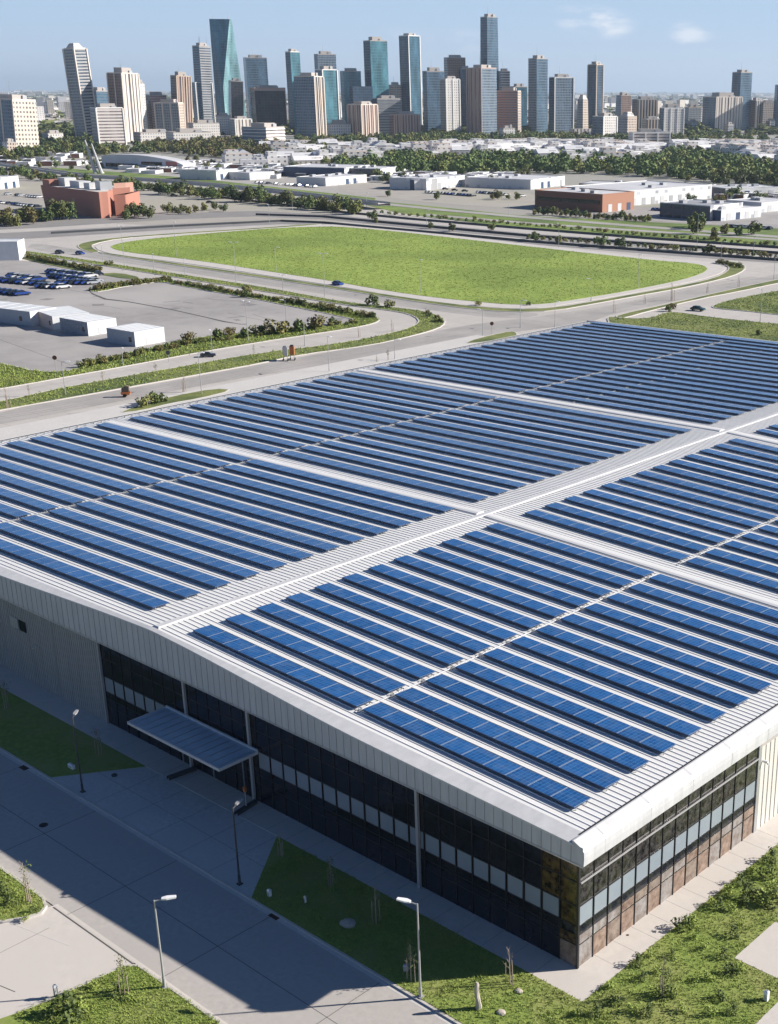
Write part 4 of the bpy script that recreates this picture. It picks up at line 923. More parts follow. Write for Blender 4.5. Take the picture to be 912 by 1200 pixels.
row((95,430),(230,402),40,.7,'rough bush on the verge below the container row','rough bushes below the container row', 1.8)
row((230,403),(420,378),42,.55,'low bush on the verge right of the container row','bushes right of the container row', 1.5)
row((500,366),(520,380),10,.6,'small bush on the tip of the loop median','bushes on the tip of the loop median',1.)
row((840,308),(868,314),10,.8,'small bush on the round end of the meadow verge','bushes on the round verge end',1.)
# ------------------------------------------------------------------ vehicles
def car_proto(label, colr, name):
    bm_ = mat(name, colr, .25, .2)
    t = thing('parked_car', label, 'car'); b = MB()
    prof = [(-2.2,.35),(-2.25,.75),(-2.1,.92),(-1.35,.98),(1.0,.95),(2.05,.8),(2.2,.6),(2.2,.35)]
    vs = [(x,-.88,z) for x,z in prof]+[(x,.88,z) for x,z in prof]; n = len(prof)
    b.add(vs, [tuple(range(n-1,-1,-1)), tuple(range(n,2*n))]+[(i,(i+1)%n,n+(i+1)%n,n+i) for i in range(n)][::1])
    b.add([(-1.25,-.62,1.42),(.25,-.62,1.42),(.25,.62,1.42),(-1.25,.62,1.42),(-1.25,-.62,1.46),(.25,-.62,1.46),(.25,.62,1.46),(-1.25,.62,1.46)],[(0,3,2,1),(4,5,6,7),(0,1,5,4),(1,2,6,5),(2,3,7,6),(3,0,4,7)])
    b.build('body', bm_, t)
    b = MB(); b.prism([(-1.85,-.8),(1.05,-.8),(1.05,.8),(-1.85,.8)], .93, 1.43, top=[(-1.3,-.62),(.3,-.62),(.3,.62),(-1.3,.62)]); b.build('windows', M['carglass'], t)
    for x in (-1.35, 1.35):
        for y in (-.9, .9):
            b = MB(); b.tube((x, y-.1, .32), (x, y+.1, .32), .33, n=12); b.build('wheel', M['black'], t)
    return t
CARS = {k: Once(car_proto('x', c, 'car_paint_'+k)) for k, c in (('blue',(.02,.06,.28)),('white',(.75,.76,.78)),('dark',(.02,.03,.05)),('teal',(.01,.06,.07)),('silver',(.45,.48,.52)))}
def park(p, k, ang, label, group=None, z=.02):
    g = G(*p, z); return CARS[k].put((g.x, g.y, z), ang, label, 1.05, group)
def direction(a, c): a, c = G(*a), G(*c); return math.atan2(c.y-a.y, c.x-a.x)
dA = direction((60,320),(115,334))
park((94,298),'blue',direction((94,298),(130,303)),'blue car driving on the road left of the meadow',z=0)
park((70,297),'dark',direction((94,298),(130,303)),'small dark car behind the blue car at the left road bend',z=0)
park((396,334),'blue',direction((380,331),(430,339)),'blue car driving on the road below the meadow',z=0)
park((818,364),'teal',direction((790,361),(870,368)),'dark teal car on the path at the right',z=0)
park((116,322),'dark',dA,'dark blue car at the right end of the hedge row')
rows_ = [((62,320),(106,325),10,['blue','blue','white','blue','silver','blue','dark','white','blue','white']),((64,325),(112,331),11,['blue','dark','blue','blue','white','blue','blue','silver','white','white','silver']),
         ((74,333),(110,333),6,['blue','blue','dark','blue','blue','silver']),((16,325),(46,329),6,['blue','white','silver','blue','white','blue']),((3,330),(50,334),7,['blue','blue','dark','blue','white','blue','dark']),((50,337),(74,338),5,['blue','dark','white','blue','white']),((0,343),(26,346),5,['blue','blue','blue','dark','blue'])]
rn = ['back row nearest the hedge','second row from the hedge','short third row from the hedge','far left back row','left middle row','small near cluster','near left group']
for (a, c, n, ks), nm in zip(rows_, rn):
    A, C_ = G(*a), G(*c)
    for i in range(n):
        p = A.lerp(C_, i/(n-1)); k = ks[i]
        CARS[k].put((p.x, p.y, .02), dA+math.pi/2+rnd.uniform(-.06,.06), f'{k} car parked in the {nm}, number {ORD[i]} from the left', 1.25, 'cars parked in the left lot')
park((60,236),'dark',0,'x')['label'] = 'tiny dark car on the lot left of the brown block'
for i,p in enumerate(((522,222),(533,223.5),(545,224.5))): park(p,'dark',.5,f'{ORD[i]} dark car from the left on the pale lot before the white sheds',z=.02)
for i,p in enumerate(((246,238),(204,230))): park(p,'dark',.5,['dark car on the pale lot right of the brown block','small dark car beside the viaduct near the brown block'][i])
g = G(148,465); t = thing('cart', 'small brown loaded handcart on the near road with a dark shadow', 'cart', (g.x,g.y,.0), .8)
b = MB(); b.prism([(-.9,-.6),(.9,-.6),(.9,.6),(-.9,.6)], .55, 1.1, top=[(-1.05,-.7),(1.05,-.7),(1.05,.7),(-1.05,.7)]); b.build('tray', M['orange'], t)
b = MB()
for i in range(5): b.box(-.85+.35*i,-.55+.35*i,-.5,.5,1.1,2.0+.25*(i%2)+.12*i)
b.build('load', M['bark'], t)
for y in (-.7,.7): b = MB(); b.tube((-.2,y-.05,.4),(-.2,y+.05,.4),.4,n=14); b.build('wheel', M['black'], t)
b = MB(); b.tube((.9,-.4,.9),(1.9,-.3,1.0),.04); b.tube((.9,.4,.9),(1.9,.3,1.0),.04); b.build('handle', M['steel'], t)
# two tall objects on wheels
def wheeled(p, yt, colr, label):
    g = G(*p); h = height_at(g, yt, p[0])*.85; t = thing('mobile_tower', label, 'mobile tower', (g.x,g.y,0), YAW)
    b = MB(); b.prism([(-.55,-.45),(.55,-.45),(.55,.45),(-.55,.45)], h*.36, h*.92, top=[(-.6,-.5),(.6,-.5),(.6,.5),(-.6,.5)]); b.build('body', colr, t)
    b = MB(); b.prism([(-.4,-.35),(.4,-.35),(.4,.35),(-.4,.35)], h*.92, h); b.build('top_cap', M['black'] if colr is not M['steel'] else M['steel'], t)
    for x in (-.6,.6):
        for y in (-.5,.5):
            b = MB(); b.tube((x,y,.3),(x*.7,y*.7,h*.37),.06); b.build('leg', M['steel'], t)
            b = MB(); b.tube((x-.08,y,.3),(x+.08,y,.3),.3,n=12); b.build('wheel', M['black'], t)
wheeled((335,423), 402, M['steel'], 'tall grey wheeled tower unit standing at the kerb of the near road')
wheeled((343,422), 401, mat('dull_orange', (.38,.12,.04), .6), 'tall orange wheeled tower unit with a black cap at the near road kerb')
g = G(244,418); CARS['dark'].put((g.x,g.y,.0), .9, 'dark little car by the lamp right of the container row', .9)
# ------------------------------------------------------------------ buildings placed by their three visible ground corners
def bld(name, label, cat, left, near, right, ytop, wall, roof, parapet=.6, wall2=None, extras=None, group=None, keep=None):
    A, B, D = G(*left), G(*near), G(*right); h = height_at(B, ytop, near[0])
    if keep is None: keep = 'right' if cat in ('warehouse', 'building') else 'left'
    if keep == 'left':
        e1 = (A-B); w1 = e1.length; e1.normalize(); e2 = Vector((-e1.y, e1.x, 0))
        if e2.dot(D-B) < 0: e2 = -e2
        w2 = max(2., (D-B).dot(e2))
    else:
        e2 = (D-B); w2 = e2.length; e2.normalize(); e1 = Vector((-e2.y, e2.x, 0))
        if e1.dot(A-B) < 0: e1 = -e1
        w1 = min(max(8., (A-B).dot(e1)), w2*(.7 if group else 1.3))
    ang = math.atan2(e2.y, e2.x)      # local x along the right wall, local y along the left wall
    t = thing(name, label, cat, (B.x, B.y, 0), ang, group); sgn = 1 if Vector((-e2.y, e2.x, 0)).dot(e1) > 0 else -1
    b = MB(); P = [(0,0),(w2,0),(w2,w1*sgn),(0,w1*sgn)]
    if sgn < 0: P = P[::-1]
    ws = wall2 or wall
    mats = [wall, ws]
    side = [1,0,1,0] if sgn > 0 else [1,0,1,0]
    if sgn < 0: side = [0,1,0,1]
    # side index: faces running along local x are the right-hand wall
    ms = []
    for i in range(4):
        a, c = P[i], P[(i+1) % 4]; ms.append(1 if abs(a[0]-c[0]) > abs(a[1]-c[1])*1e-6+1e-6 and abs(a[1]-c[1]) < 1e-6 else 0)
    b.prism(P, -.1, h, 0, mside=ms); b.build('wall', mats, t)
    b = MB(); x0, x1 = 0, w2; y0, y1 = sorted((0, w1*sgn))
    k = .35 if parapet else .0
    b.box(x0+.02, x1-.02, y0+.02, y1-.02, h, h+.08); b.build('roof', roof, t)
    if parapet:
        b = MB(); b.box(x0-.05, x1+.05, y0-.05, y0+.3, h+.0, h+parapet); b.box(x0-.05, x1+.05, y1-.3, y1+.05, h, h+parapet); b.box(x0-.05, x0+.3, y0+.3, y1-.3, h, h+parapet); b.box(x1-.3, x1+.05, y0+.3, y1-.3, h, h+parapet)
        b.build('parapet', ws, t)
    if extras: extras(t, w2, w1*sgn, h)
    return t
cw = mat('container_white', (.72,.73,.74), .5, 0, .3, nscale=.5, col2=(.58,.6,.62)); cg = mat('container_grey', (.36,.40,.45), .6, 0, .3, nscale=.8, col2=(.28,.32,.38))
def cont_x(t, x, y, h):
    s = 1 if y > 0 else -1
    b = MB(); yy = 0
    b.box(-.06, -.004, *sorted((y*.12, y*.12+s*1.1)), h*.3, h*.62); b.build('window', M['glass'], t)
    b = MB()
    for i in range(1, 6): b.box(0, x, *sorted((y*i/6-.04*s, y*i/6+.04*s)), h+.08, h+.13)
    b.build('roof_rib', cw, t)
    b = MB(); b.box(x*.35, x*.35+.9, *( (-.05,-.004) if s > 0 else (.004,.05)), .1, 2.1); b.build('door', M['fascia'], t)
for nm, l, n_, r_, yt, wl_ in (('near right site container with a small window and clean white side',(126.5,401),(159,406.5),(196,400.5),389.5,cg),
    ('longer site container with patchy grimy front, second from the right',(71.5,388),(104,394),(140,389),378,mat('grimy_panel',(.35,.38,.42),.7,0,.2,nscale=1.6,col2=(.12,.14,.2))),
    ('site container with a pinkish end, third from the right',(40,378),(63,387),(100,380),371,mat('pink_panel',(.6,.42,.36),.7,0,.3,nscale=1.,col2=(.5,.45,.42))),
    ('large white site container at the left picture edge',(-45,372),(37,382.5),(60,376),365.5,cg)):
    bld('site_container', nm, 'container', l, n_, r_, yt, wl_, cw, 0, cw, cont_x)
bld('white_box_building', 'plain white box building cut by the left picture edge', 'building', (-70,304), (23,305), (31,301), 284, cw, cw, .4)
# brown block with curved corner
bt = mat('terracotta_wall', (.42,.19,.14), .85, 0, .3, nscale=.08, col2=(.35,.155,.11))
A, B, C_, D = G(54,246), G(119,256), G(131,255), G(134,250)
t = thing('terracotta_building', 'windowless terracotta block with curved corner and white roof plant', 'building', (B.x,B.y,0))
h = height_at(B, 225, 119)
def loc_(p): return (p.x-B.x, p.y-B.y)
e = (A-B).normalized(); back = Vector((-e.y, e.x, 0)); back = back if back.dot(AX_F_V) > 0 else -back
fp = [loc_(A), loc_(A.lerp(B,.5)), loc_(B)]+[loc_(B.lerp(C_,k)+Vector((0,0,0))-back*2.2*math.sin(k*3.14)) for k in (.3,.6,.9)]+[loc_(D), loc_(D+back*10), loc_(A+back*26)]
if area2(fp) < 0: fp = fp[::-1]
cx_ = sum(p[0] for p in fp)/len(fp); cy_ = sum(p[1] for p in fp)/len(fp)
tp = [(cx_+(p[0]-cx_)*1.05, cy_+(p[1]-cy_)*1.05) for p in fp]
b = MB(); b.prism(fp, -.1, h, 0, top=tp, mtop=0); b.build('wall', bt, t)
sc = lambda k: [(cx_+(p[0]-cx_)*k, cy_+(p[1]-cy_)*k) for p in tp]
b = MB(); b.prism(sc(.96), h-.02, h+.05); b.build('roof', M['concrete'], t)
el_ = [loc_(A-e*0), loc_(A-e*9), loc_(A-e*9+back*10), loc_(A+back*10)]; el_ = el_ if area2(el_) > 0 else el_[::-1]
b = MB(); b.prism(el_, h-1, h+3.2); b.build('stair_tower', bt, t)
for k, (u, v, ww, dd, hh) in enumerate(((.18,9,9,7,4.5),(.42,9,12,7,3.5),(.62,10,7,8,3.2),(.8,10,6,7,4.5))):
    c = A.lerp(B, u)+back*v; c = loc_(c); b = MB(); b.prism([(c[0]+(-e.x*ww/2*sx)+back.x*dd/2*sy, c[1]+(-e.y*ww/2*sx)+back.y*dd/2*sy) for sx, sy in ((-1,-1),(1,-1),(1,1),(-1,1))], h+.05, h+hh); b.build('roof_plant', M['white'] if k != 3 else M['steel'], t)
c0 = A.lerp(B,.55); b = MB(); q0 = loc_(c0-e*1.2-back*.3); q1 = loc_(c0+e*1.2-back*.3); q2 = loc_(c0+e*1.2+back*.1); q3 = loc_(c0-e*1.2+back*.1)
pl = [q0,q1,q2,q3]; pl = pl if area2(pl) > 0 else pl[::-1]; b.prism(pl, 1, h*.85); b.build('window_strip', M['glass'], t)
A2, B2, D2 = G(136,253), G(150,252.5), G(158,248); h2 = height_at(B2, 228, 150)
fp = [loc_(A2), loc_(B2-back*.5), loc_(B2.lerp(D2,.5)-back*1.5), loc_(D2), loc_(D2+back*4), loc_(A2+back*7)]; fp = fp if area2(fp) > 0 else fp[::-1]
b = MB(); b.prism(fp, -.1, h2); b.build('side_wing', bt, t)
A3, B3 = G(133,250), G(146,249); fp = [loc_(A3+back*2), loc_(B3+back*2), loc_(B3+back*7), loc_(A3+back*9)]; fp = fp if area2(fp) > 0 else fp[::-1]
b = MB(); b.prism(fp, h2-.5, height_at(B3, 214, 146)); b.build('upper_wing', mat('pale_terracotta', (.48,.28,.22), .85), t)
# sheds and warehouses
tw = facade('white_shed_wall', (.68,.68,.68), (.35,.37,.4), 6, 9, .3, .35); dw = facade('dark_shed_wall', (.10,.10,.12), (.03,.04,.06), 5, 6, .5, .8); bw_ = mat('brown_shed_wall', (.22,.10,.065), .85, 0, .3, nscale=.05, col2=(.24,.11,.07))
blu = mat('blue_shed_wall', (.03,.07,.15), .5, 0, .3, nscale=.1, col2=(.02,.04,.09)); wr = mat('white_shed_roof', (.66,.66,.67), .6, 0, .2, nscale=.04, col2=(.5,.5,.52)); gr = mat('grey_shed_roof', (.36,.37,.39), .7, 0, .2, nscale=.04, col2=(.28,.29,.31))
def shed_x(t, x, y, h):
    s = 1 if y > 0 else -1
    for i in range(3):
        fx, fy = rnd.uniform(.15,.75)*x, rnd.uniform(.15,.75)*y; b = MB(); b.box(fx, fx+min(4, x*.15), *sorted((fy, fy+s*3)), h+.08, h+1.6); b.build('roof_unit', gr, t)
    nd = int(abs(x)//9)
    for i in range(min(nd, 7)):
        xx = x*(i+.6)/(nd+.4) if nd < 8 else 5+i*9.; b = MB(); b.box(xx, xx+3.6, *((-.12,-.004) if s > 0 else (.004,.12)), .0, min(4.2, h*.7)); b.build('door', rnd.choice((M['fascia'], blu, gr, M['fascia'])), t)
def band_x(t, x, y, h):
    b = MB(); b.box(-.12,-.004,*sorted((y*.03,y*.97)),h*.45,h*.68); b.build('window_band', M['glass'], t); shed_x(t,x,y,h)
bld('warehouse','long low brown warehouse with a dark window band right of the pale lot','warehouse',(627,243),(706,249),(728,244),228.5,bw_,wr,.5,mat('brown_wall_painted_sunlit',(.34,.17,.11),.85),band_x,None,'left')  # right wall is a lighter copy of the brown, sunlight put into its colour
bld('warehouse','big white windowless warehouse behind the brown one','warehouse',(700,232),(735,241.5),(834,232.5),224.5,tw,wr,.5,tw,shed_x)
bld('warehouse','dark brick shed with white roof behind the brown warehouse','warehouse',(684,228),(735,231),(748,227),217,dw,wr,.5,dw,shed_x)
bld('warehouse','dark glazed low hall with brown end at the right','warehouse',(772,254),(832,258.5),(870,254),242,dw,gr,.5,tw,shed_x)
bld('warehouse','pale shed with blue doors right of the dark glazed hall','warehouse',(833,252),(845,259),(892,254),247,blu,wr,.4,tw,shed_x)
bld('warehouse','white shed at the right picture edge with blue trucks','warehouse',(868,244),(892,249),(935,245),238,tw,wr,.4,tw,shed_x)
bld('warehouse','long white shed above the pale lot before the brown warehouse','warehouse',(560,217),(622,222),(662,217),211,tw,wr,.4,tw,shed_x)
bld('warehouse','white hall with dark blue doors left of the long shed','warehouse',(462,219),(486,223),(500,220),211,blu,wr,.4,tw,shed_x,None,'left')
bld('warehouse','white cube-like hall in the middle of the shed row','warehouse',(486,218),(500,223),(545,218),210,tw,wr,.4,tw,shed_x)
bld('warehouse','long cream shed left of the shed row','warehouse',(375,214),(382,218),(430,213.5),209,tw,wr,.4,tw,shed_x)
bld('warehouse','blue and white hall with an orange-red end above the cream shed','warehouse',(368,202),(404,208),(434,204),197,blu,wr,.4,tw,shed_x)
bld('warehouse','white stepped hall right of the blue and white hall','warehouse',(430,203),(446,208),(466,205),198,dw,wr,.4,tw,shed_x)
bld('warehouse','white slope-roofed hall beside the viaduct','warehouse',(250,206),(254,211),(280,208.5),200,tw,wr,.4,tw,shed_x)
bld('warehouse','white hall with a brown gate beside the viaduct','warehouse',(290,207),(293,211),(322,209),203,tw,wr,.4,tw,shed_x)
bld('warehouse','small white block at the left edge beyond the lot','warehouse',(-30,216),(0,222),(23,219),209,tw,wr,.4,tw,shed_x)
bld('warehouse','white sheds row far right behind the white warehouse','warehouse',(838,228),(850,232),(912,230),221,dw,wr,.4,tw,shed_x)
for i in range(190):                                      # smaller pale industrial units between the viaduct and the woods
    x = rnd.uniform(150, 620); y = 188+ (x-150)*.042+rnd.uniform(0, 14)
    if 400 < x < 430 and y > 204: continue
    ww = rnd.uniform(6, 17)
    bld('industrial_unit', 'small white industrial unit in the crowded yard beyond the viaduct', 'building', (x-ww*.4, y-1.2), (x, y+.6), (x+ww*.6, y-1), y-rnd.uniform(2.5,4.8), rnd.choice([tw,tw,tw,dw,tw,bw_]), rnd.choice([wr,wr,wr,gr]), .3, rnd.choice([tw,tw,tw,dw]), None, 'small industrial units in the yard beyond the viaduct')
for i in range(26):
    x = rnd.uniform(-5, 160); y = 181+rnd.uniform(0, 14)-x*.0
    ww = rnd.uniform(6, 15)
    bld('industrial_unit', 'small pale unit in the crowded strip left of the white curved hall', 'building', (x-ww*.4, y-1), (x, y+.5), (x+ww*.6, y-.8), y-rnd.uniform(3,5), rnd.choice([tw,dw,bw_]), rnd.choice([wr,gr]), .3, rnd.choice([tw,tw,dw]), None, 'small pale units left of the white curved hall')
for i in range(44):
    x = rnd.uniform(745, 925); y = 224+rnd.uniform(0, 10)
    if x < 840: y = 222+rnd.uniform(0,2)
    ww = rnd.uniform(8, 18)
    bld('industrial_unit', 'small pale unit among the sheds at the right edge', 'building', (x-ww*.4, y-1), (x, y+.5), (x+ww*.6, y-.8), y-rnd.uniform(3,5), rnd.choice([tw,dw,bw_]), rnd.choice([wr,gr]), .3, rnd.choice([tw,tw,dw]), None, 'small pale units among the right sheds')
# white curved hall
A, B = G(120,196), G(215,200); h = 9
t = thing('curved_hall', 'long white hall with a curved roof in front of the left woods', 'building', (A.x,A.y,0), math.atan2(B.y-A.y,B.x-A.x)); W_ = (B-A).length; dpt = 15
b = MB(); n = 12
for i in range(n+1):
    x = W_*i/n; zz = h*(.55+.75*math.sin(math.pi*min(1,.25+.72*i/n))**.8)*(1 if i<n else .8); b.v += [(x,0,zz),(x,dpt,zz),(x,0,0),(x,dpt,0)]
for i in range(n):
    a, c = 4*i, 4*i+4; b.f += [(a,c,c+1,a+1),(a+2,c+2,c,a),(a+1,c+1,c+3,a+3)]; b.m += [0,0,0]
b.f += [(0,1,3,2),(4*n,4*n+2,4*n+3,4*n+1)]; b.m += [0,0]
b.build('shell', wr, t); b = MB(); b.box(W_*.05,W_*.45,-.3,-.02,1,h*.45); b.box(W_*.5,W_*.75,-.3,-.02,h*.4,h*.7); b.build('window_band', M['glass'], t)
b = MB(); b.box(W_*.8,W_*.93,-.3,-.02,h*.3,h*.8); b.build('red_panel', mat('faded_red',(.45,.15,.13),.7), t)
# slanted masts
for i,(bx,tx,yt,yb) in enumerate(((112,104,164,203),(119,111,168,203))):
    g = G(bx,yb); h = height_at(g,yt,bx); k = pxm(bx,yb)
    t = thing('slanted_mast', ['taller slanted white mast left of the curved hall','shorter slanted white mast left of the curved hall'][i], 'mast', (g.x,g.y,0))
    b = MB(); b.tube((0,0,-.1),tuple(Vector((*(AX_R[:2]*(tx-bx)*k),h))),1.7,.5,8); b.build('mast', M['lampmetal'], t)
    b = MB(); b.tube((0,0,-.1),(0,0,1.2),2.4,2.,10); b.build('footing', M['kerb'], t)
# ================================================================== WOODS, WHITE TOWN, SKYLINE
def rand_in(polypx, q):
    xs = [p[0] for p in polypx]; ys = [p[1] for p in polypx]
    while True:
        x, y = q.uniform(min(xs), max(xs)), q.uniform(min(ys), max(ys))
        if inside((x, y), polypx): return x, y
q5 = random.Random(5)
def spread(polypx, spacing, q, jitter=.45):
    """roughly even spots in metres inside an outline"""
    P = [tuple(G(*p)[:2]) for p in polypx]; xs = [p[0] for p in P]; ys = [p[1] for p in P]; r = []
    x = min(xs)
    while x < max(xs):
        y = min(ys)
        while y < max(ys):
            px, py = x+q.uniform(-jitter, jitter)*spacing, y+q.uniform(-jitter, jitter)*spacing
            if q.random() < .10: y += spacing; continue
            if inside((px, py), P): r.append((px, py))
            y += spacing
        x += spacing
    return r
TL = [('bushy dark green tree in the wood belt before the white town', 'trees of the wood belt'),]
# individually standing trees: near lots, hedge of the viaduct, bank
def trees_at(spots, s, label, group, kinds=TREES):
    for (x, y) in spots:
        g = G(x, y); kinds[rnd.randrange(len(kinds))].put((g.x, g.y, -.05 if kinds is BUSH else -1.7*s), rnd.uniform(0, 6), label, s*rnd.uniform(.75, 1.25), group)
trees_at([(x+rnd.uniform(-2,2), 262-abs(x-30)*.05+rnd.uniform(-5,4)) for x in range(0, 84, 5)], 1.0, 'dark tree in the clump left of and before the terracotta block', 'trees before the terracotta block')
trees_at([(152,255),(158,253),(163,255),(168,254),(174,256),(148,257)], .8, 'green tree at the right foot of the terracotta block', 'trees right of the terracotta block')
trees_at([(196,250),(203,249),(209,251),(215,249),(222,251),(229,249),(240,247),(252,246),(262,248)], .55, 'small olive tree on the bare lot right of the terracotta block', 'small trees on the bare lot')
trees_at([(x+rnd.uniform(-1.5,1.5), 203+(x)*.105+rnd.uniform(1,5)) for x in range(0, 425, 6)], .9, 'dark tree of the hedge growing along the viaduct', 'hedge trees along the viaduct')
trees_at([(626+i*5.4, 251+i*.35+rnd.uniform(-1,1)) for i in range(26)], .5, 'dark tree at the foot of the brown and white warehouses', 'trees at the foot of the warehouses')
trees_at([(812,266),(820,268),(850,274),(866,276),(884,275),(838,280),(816,274)], .85, 'round dark tree on the grass bank at the right', 'round trees on the right grass bank')
trees_at([(455,230),(512,234),(577,233),(584,234),(596,233),(606,234),(581,232),(690,229)], .6, 'small tree on the pale lot before the white sheds', 'trees on the pale lot')
trees_at([(436,258),(440,261),(628,283),(655,285),(704,289),(727,291),(763,294),(832,297),(556,258),(576,270),(505,268),(530,271)], .55, 'lone dark tree between the highway lanes', 'trees between the highway lanes')
trees_at([(240,296),(60,304)], .3, 'small bush-like tree by the left road', 'bush-like trees by the left road', BUSH)
trees_at([(440+i*8.2, 249.5+i*.68+rnd.uniform(-.8,.8)) for i in range(58)], .9, 'low dark bush in the long hedge on the highway bank', 'long hedge on the highway bank', BUSH)
trees_at([(620+i*8.5, 279.5+i*.66+rnd.uniform(-.5,.5)) for i in range(36)], 1.1, 'low dark bush between the highway carriageways', 'bushes between the highway carriageways', BUSH)

# vehicles parked on the pale yards
def lot_rows(p, q, n, label, group):
    a, c = G(*p), G(*q); an = math.atan2(c.y-a.y, c.x-a.x)+math.pi/2
    for i in range(n):
        if rnd.random() < .2: continue
        w_ = a.lerp(c, (i+.5)/n); CARS[rnd.choice(('white','white','dark','silver','blue','dark'))].put((w_.x, w_.y, .02), an+rnd.uniform(-.05,.05), label, 1.15, group)
lot_rows((500,226),(560,230.5),16,'car in the near rows of the pale lot before the white sheds','cars on the pale shed lot')
lot_rows((560,226),(618,231),16,'car in the near rows of the pale lot before the white sheds','cars on the pale shed lot')
lot_rows((5,228),(48,232),14,'car parked on the bare lot left of the terracotta block','cars left of the terracotta block')
lot_rows((0,238),(46,243),14,'car parked on the bare lot left of the terracotta block','cars left of the terracotta block')
lot_rows((760,246),(828,250),14,'car parked between the white warehouse and the dark glazed hall','cars before the white warehouse')
lot_rows((850,266),(905,269),10,'car parked along the road at the right edge below the sheds','cars below the right sheds')
lot_rows((300,214.5),(372,220),16,'car parked beside the viaduct road in the industrial yard','cars in the industrial yard')
sp_ = []
for _ in range(45):
    x = rnd.uniform(150, 620); sp_.append((x, 186+(x-150)*.04+rnd.uniform(0, 16)))
trees_at(sp_, .75, 'tree standing among the small white industrial units', 'trees of the industrial yard')
trees_at([(rnd.uniform(0,125), rnd.uniform(184,200)) for _ in range(20)], .7, 'dark tree among the pale units left of the curved hall', 'trees left of the curved hall')
trees_at([(rnd.uniform(745,912), rnd.uniform(219,240)) for _ in range(20)], .7, 'dark tree among the sheds at the right edge', 'trees among the right sheds')
# wood belts: the nearest trees are single trees, the mass behind is one object
def wood(name_label, polypx, spacing, smin, smax, nsingle, seed, label, group, kindw=(0,1,2)):
    q = random.Random(seed); sp_ = spread(polypx, spacing, q); sp_.sort(key=lambda p: (p[0]-CAM[0])*AX_F[0]+(p[1]-CAM[1])*AX_F[1])
    for (x, y) in sp_[:nsingle]:
        TREES[q.choice(kindw)].put((x, y, -2.6), q.uniform(0, 6), label, q.uniform(smin, smax), group)
    rest = sp_[nsingle:]
    if not rest: return
    V = []; protos = [leaves(190, 4.6, (0, 0, 5.2), 1.0, 50+i, .85, 9, .3) for i in range(5)]; mi = []
    for (x, y) in rest:
        p = protos[q.randrange(5)]; s = q.uniform(smin, smax); a = q.uniform(0, 6.28); c, s_ = math.cos(a), math.sin(a)
        W_ = np.empty_like(p); W_[:, 0] = (p[:, 0]*c-p[:, 1]*s_)*s+x; W_[:, 1] = (p[:, 0]*s_+p[:, 1]*c)*s+y; W_[:, 2] = p[:, 2]*s-1.5; V.append(W_); mi.append(q.choice((0,0,1)))
    V = np.concatenate(V); n = len(V)//4; me = bpy.data.meshes.new('woodland'); me.vertices.add(4*n); me.vertices.foreach_set('co', V.astype('f').ravel())
    me.loops.add(4*n); me.loops.foreach_set('vertex_index', np.arange(4*n, dtype='i')); me.polygons.add(n); me.polygons.foreach_set('loop_start', np.arange(0, 4*n, 4, dtype='i'))
    me.materials.append(M['leaf']); me.materials.append(M['leaf2']); me.polygons.foreach_set('material_index', np.repeat(np.array(mi, 'i'), 190)); me.update(calc_edges=True)
    o = bpy.data.objects.new('woodland', me); COL.objects.link(o); tag(o, name_label, 'wood', kind='stuff')
wood('dense dark woodland across the right half before the white town', [(378,197),(420,190),(470,186),(540,190),(560,186),(640,186),(700,190),(745,193),(760,188),(800,180),(830,184),(865,192),(930,200),(930,224),(880,220),(835,214),(780,209),(720,205),(660,204),(600,203),(540,205),(470,205),(420,201)], 12, .7, 1.5, 40, 1, 'dark tree at the near edge of the right-hand woodland', 'near trees of the right-hand woodland')
wood('woodland strip left below the towers', [(190,168),(240,165),(300,168),(320,172),(385,176),(385,188),(320,184),(300,187),(262,186),(220,182),(190,178),(160,176)], 14, .8, 1.4, 12, 2, 'dark tree of the wood right of the curved hall', 'near trees of the left wood')
wood('green wooded slope behind the left masts', [(30,172),(60,152),(95,156),(108,166),(112,176),(190,176),(200,180),(140,180),(120,184),(60,184),(40,188),(0,190),(0,178)], 15, .8, 1.5, 0, 3, 'tree at the foot of the wooded left slope', 'trees of the left slope')
wood('long woodland strip at the foot of the middle towers', [(345,166),(400,161),(450,165),(480,160),(540,158),(600,160),(660,161),(700,165),(760,164),(770,170),(700,169),(660,167),(600,168),(540,168),(505,176),(440,172),(390,168),(350,171)], 17, 1.0, 1.5, 0, 4, 'x', 'x')
wood('trees scattered through the white town on the right', [(770,166),(800,160),(860,162),(930,166),(930,171),(860,169),(835,178),(800,176),(775,172)], 24, 1.0, 1.4, 0, 6, 'x', 'x')
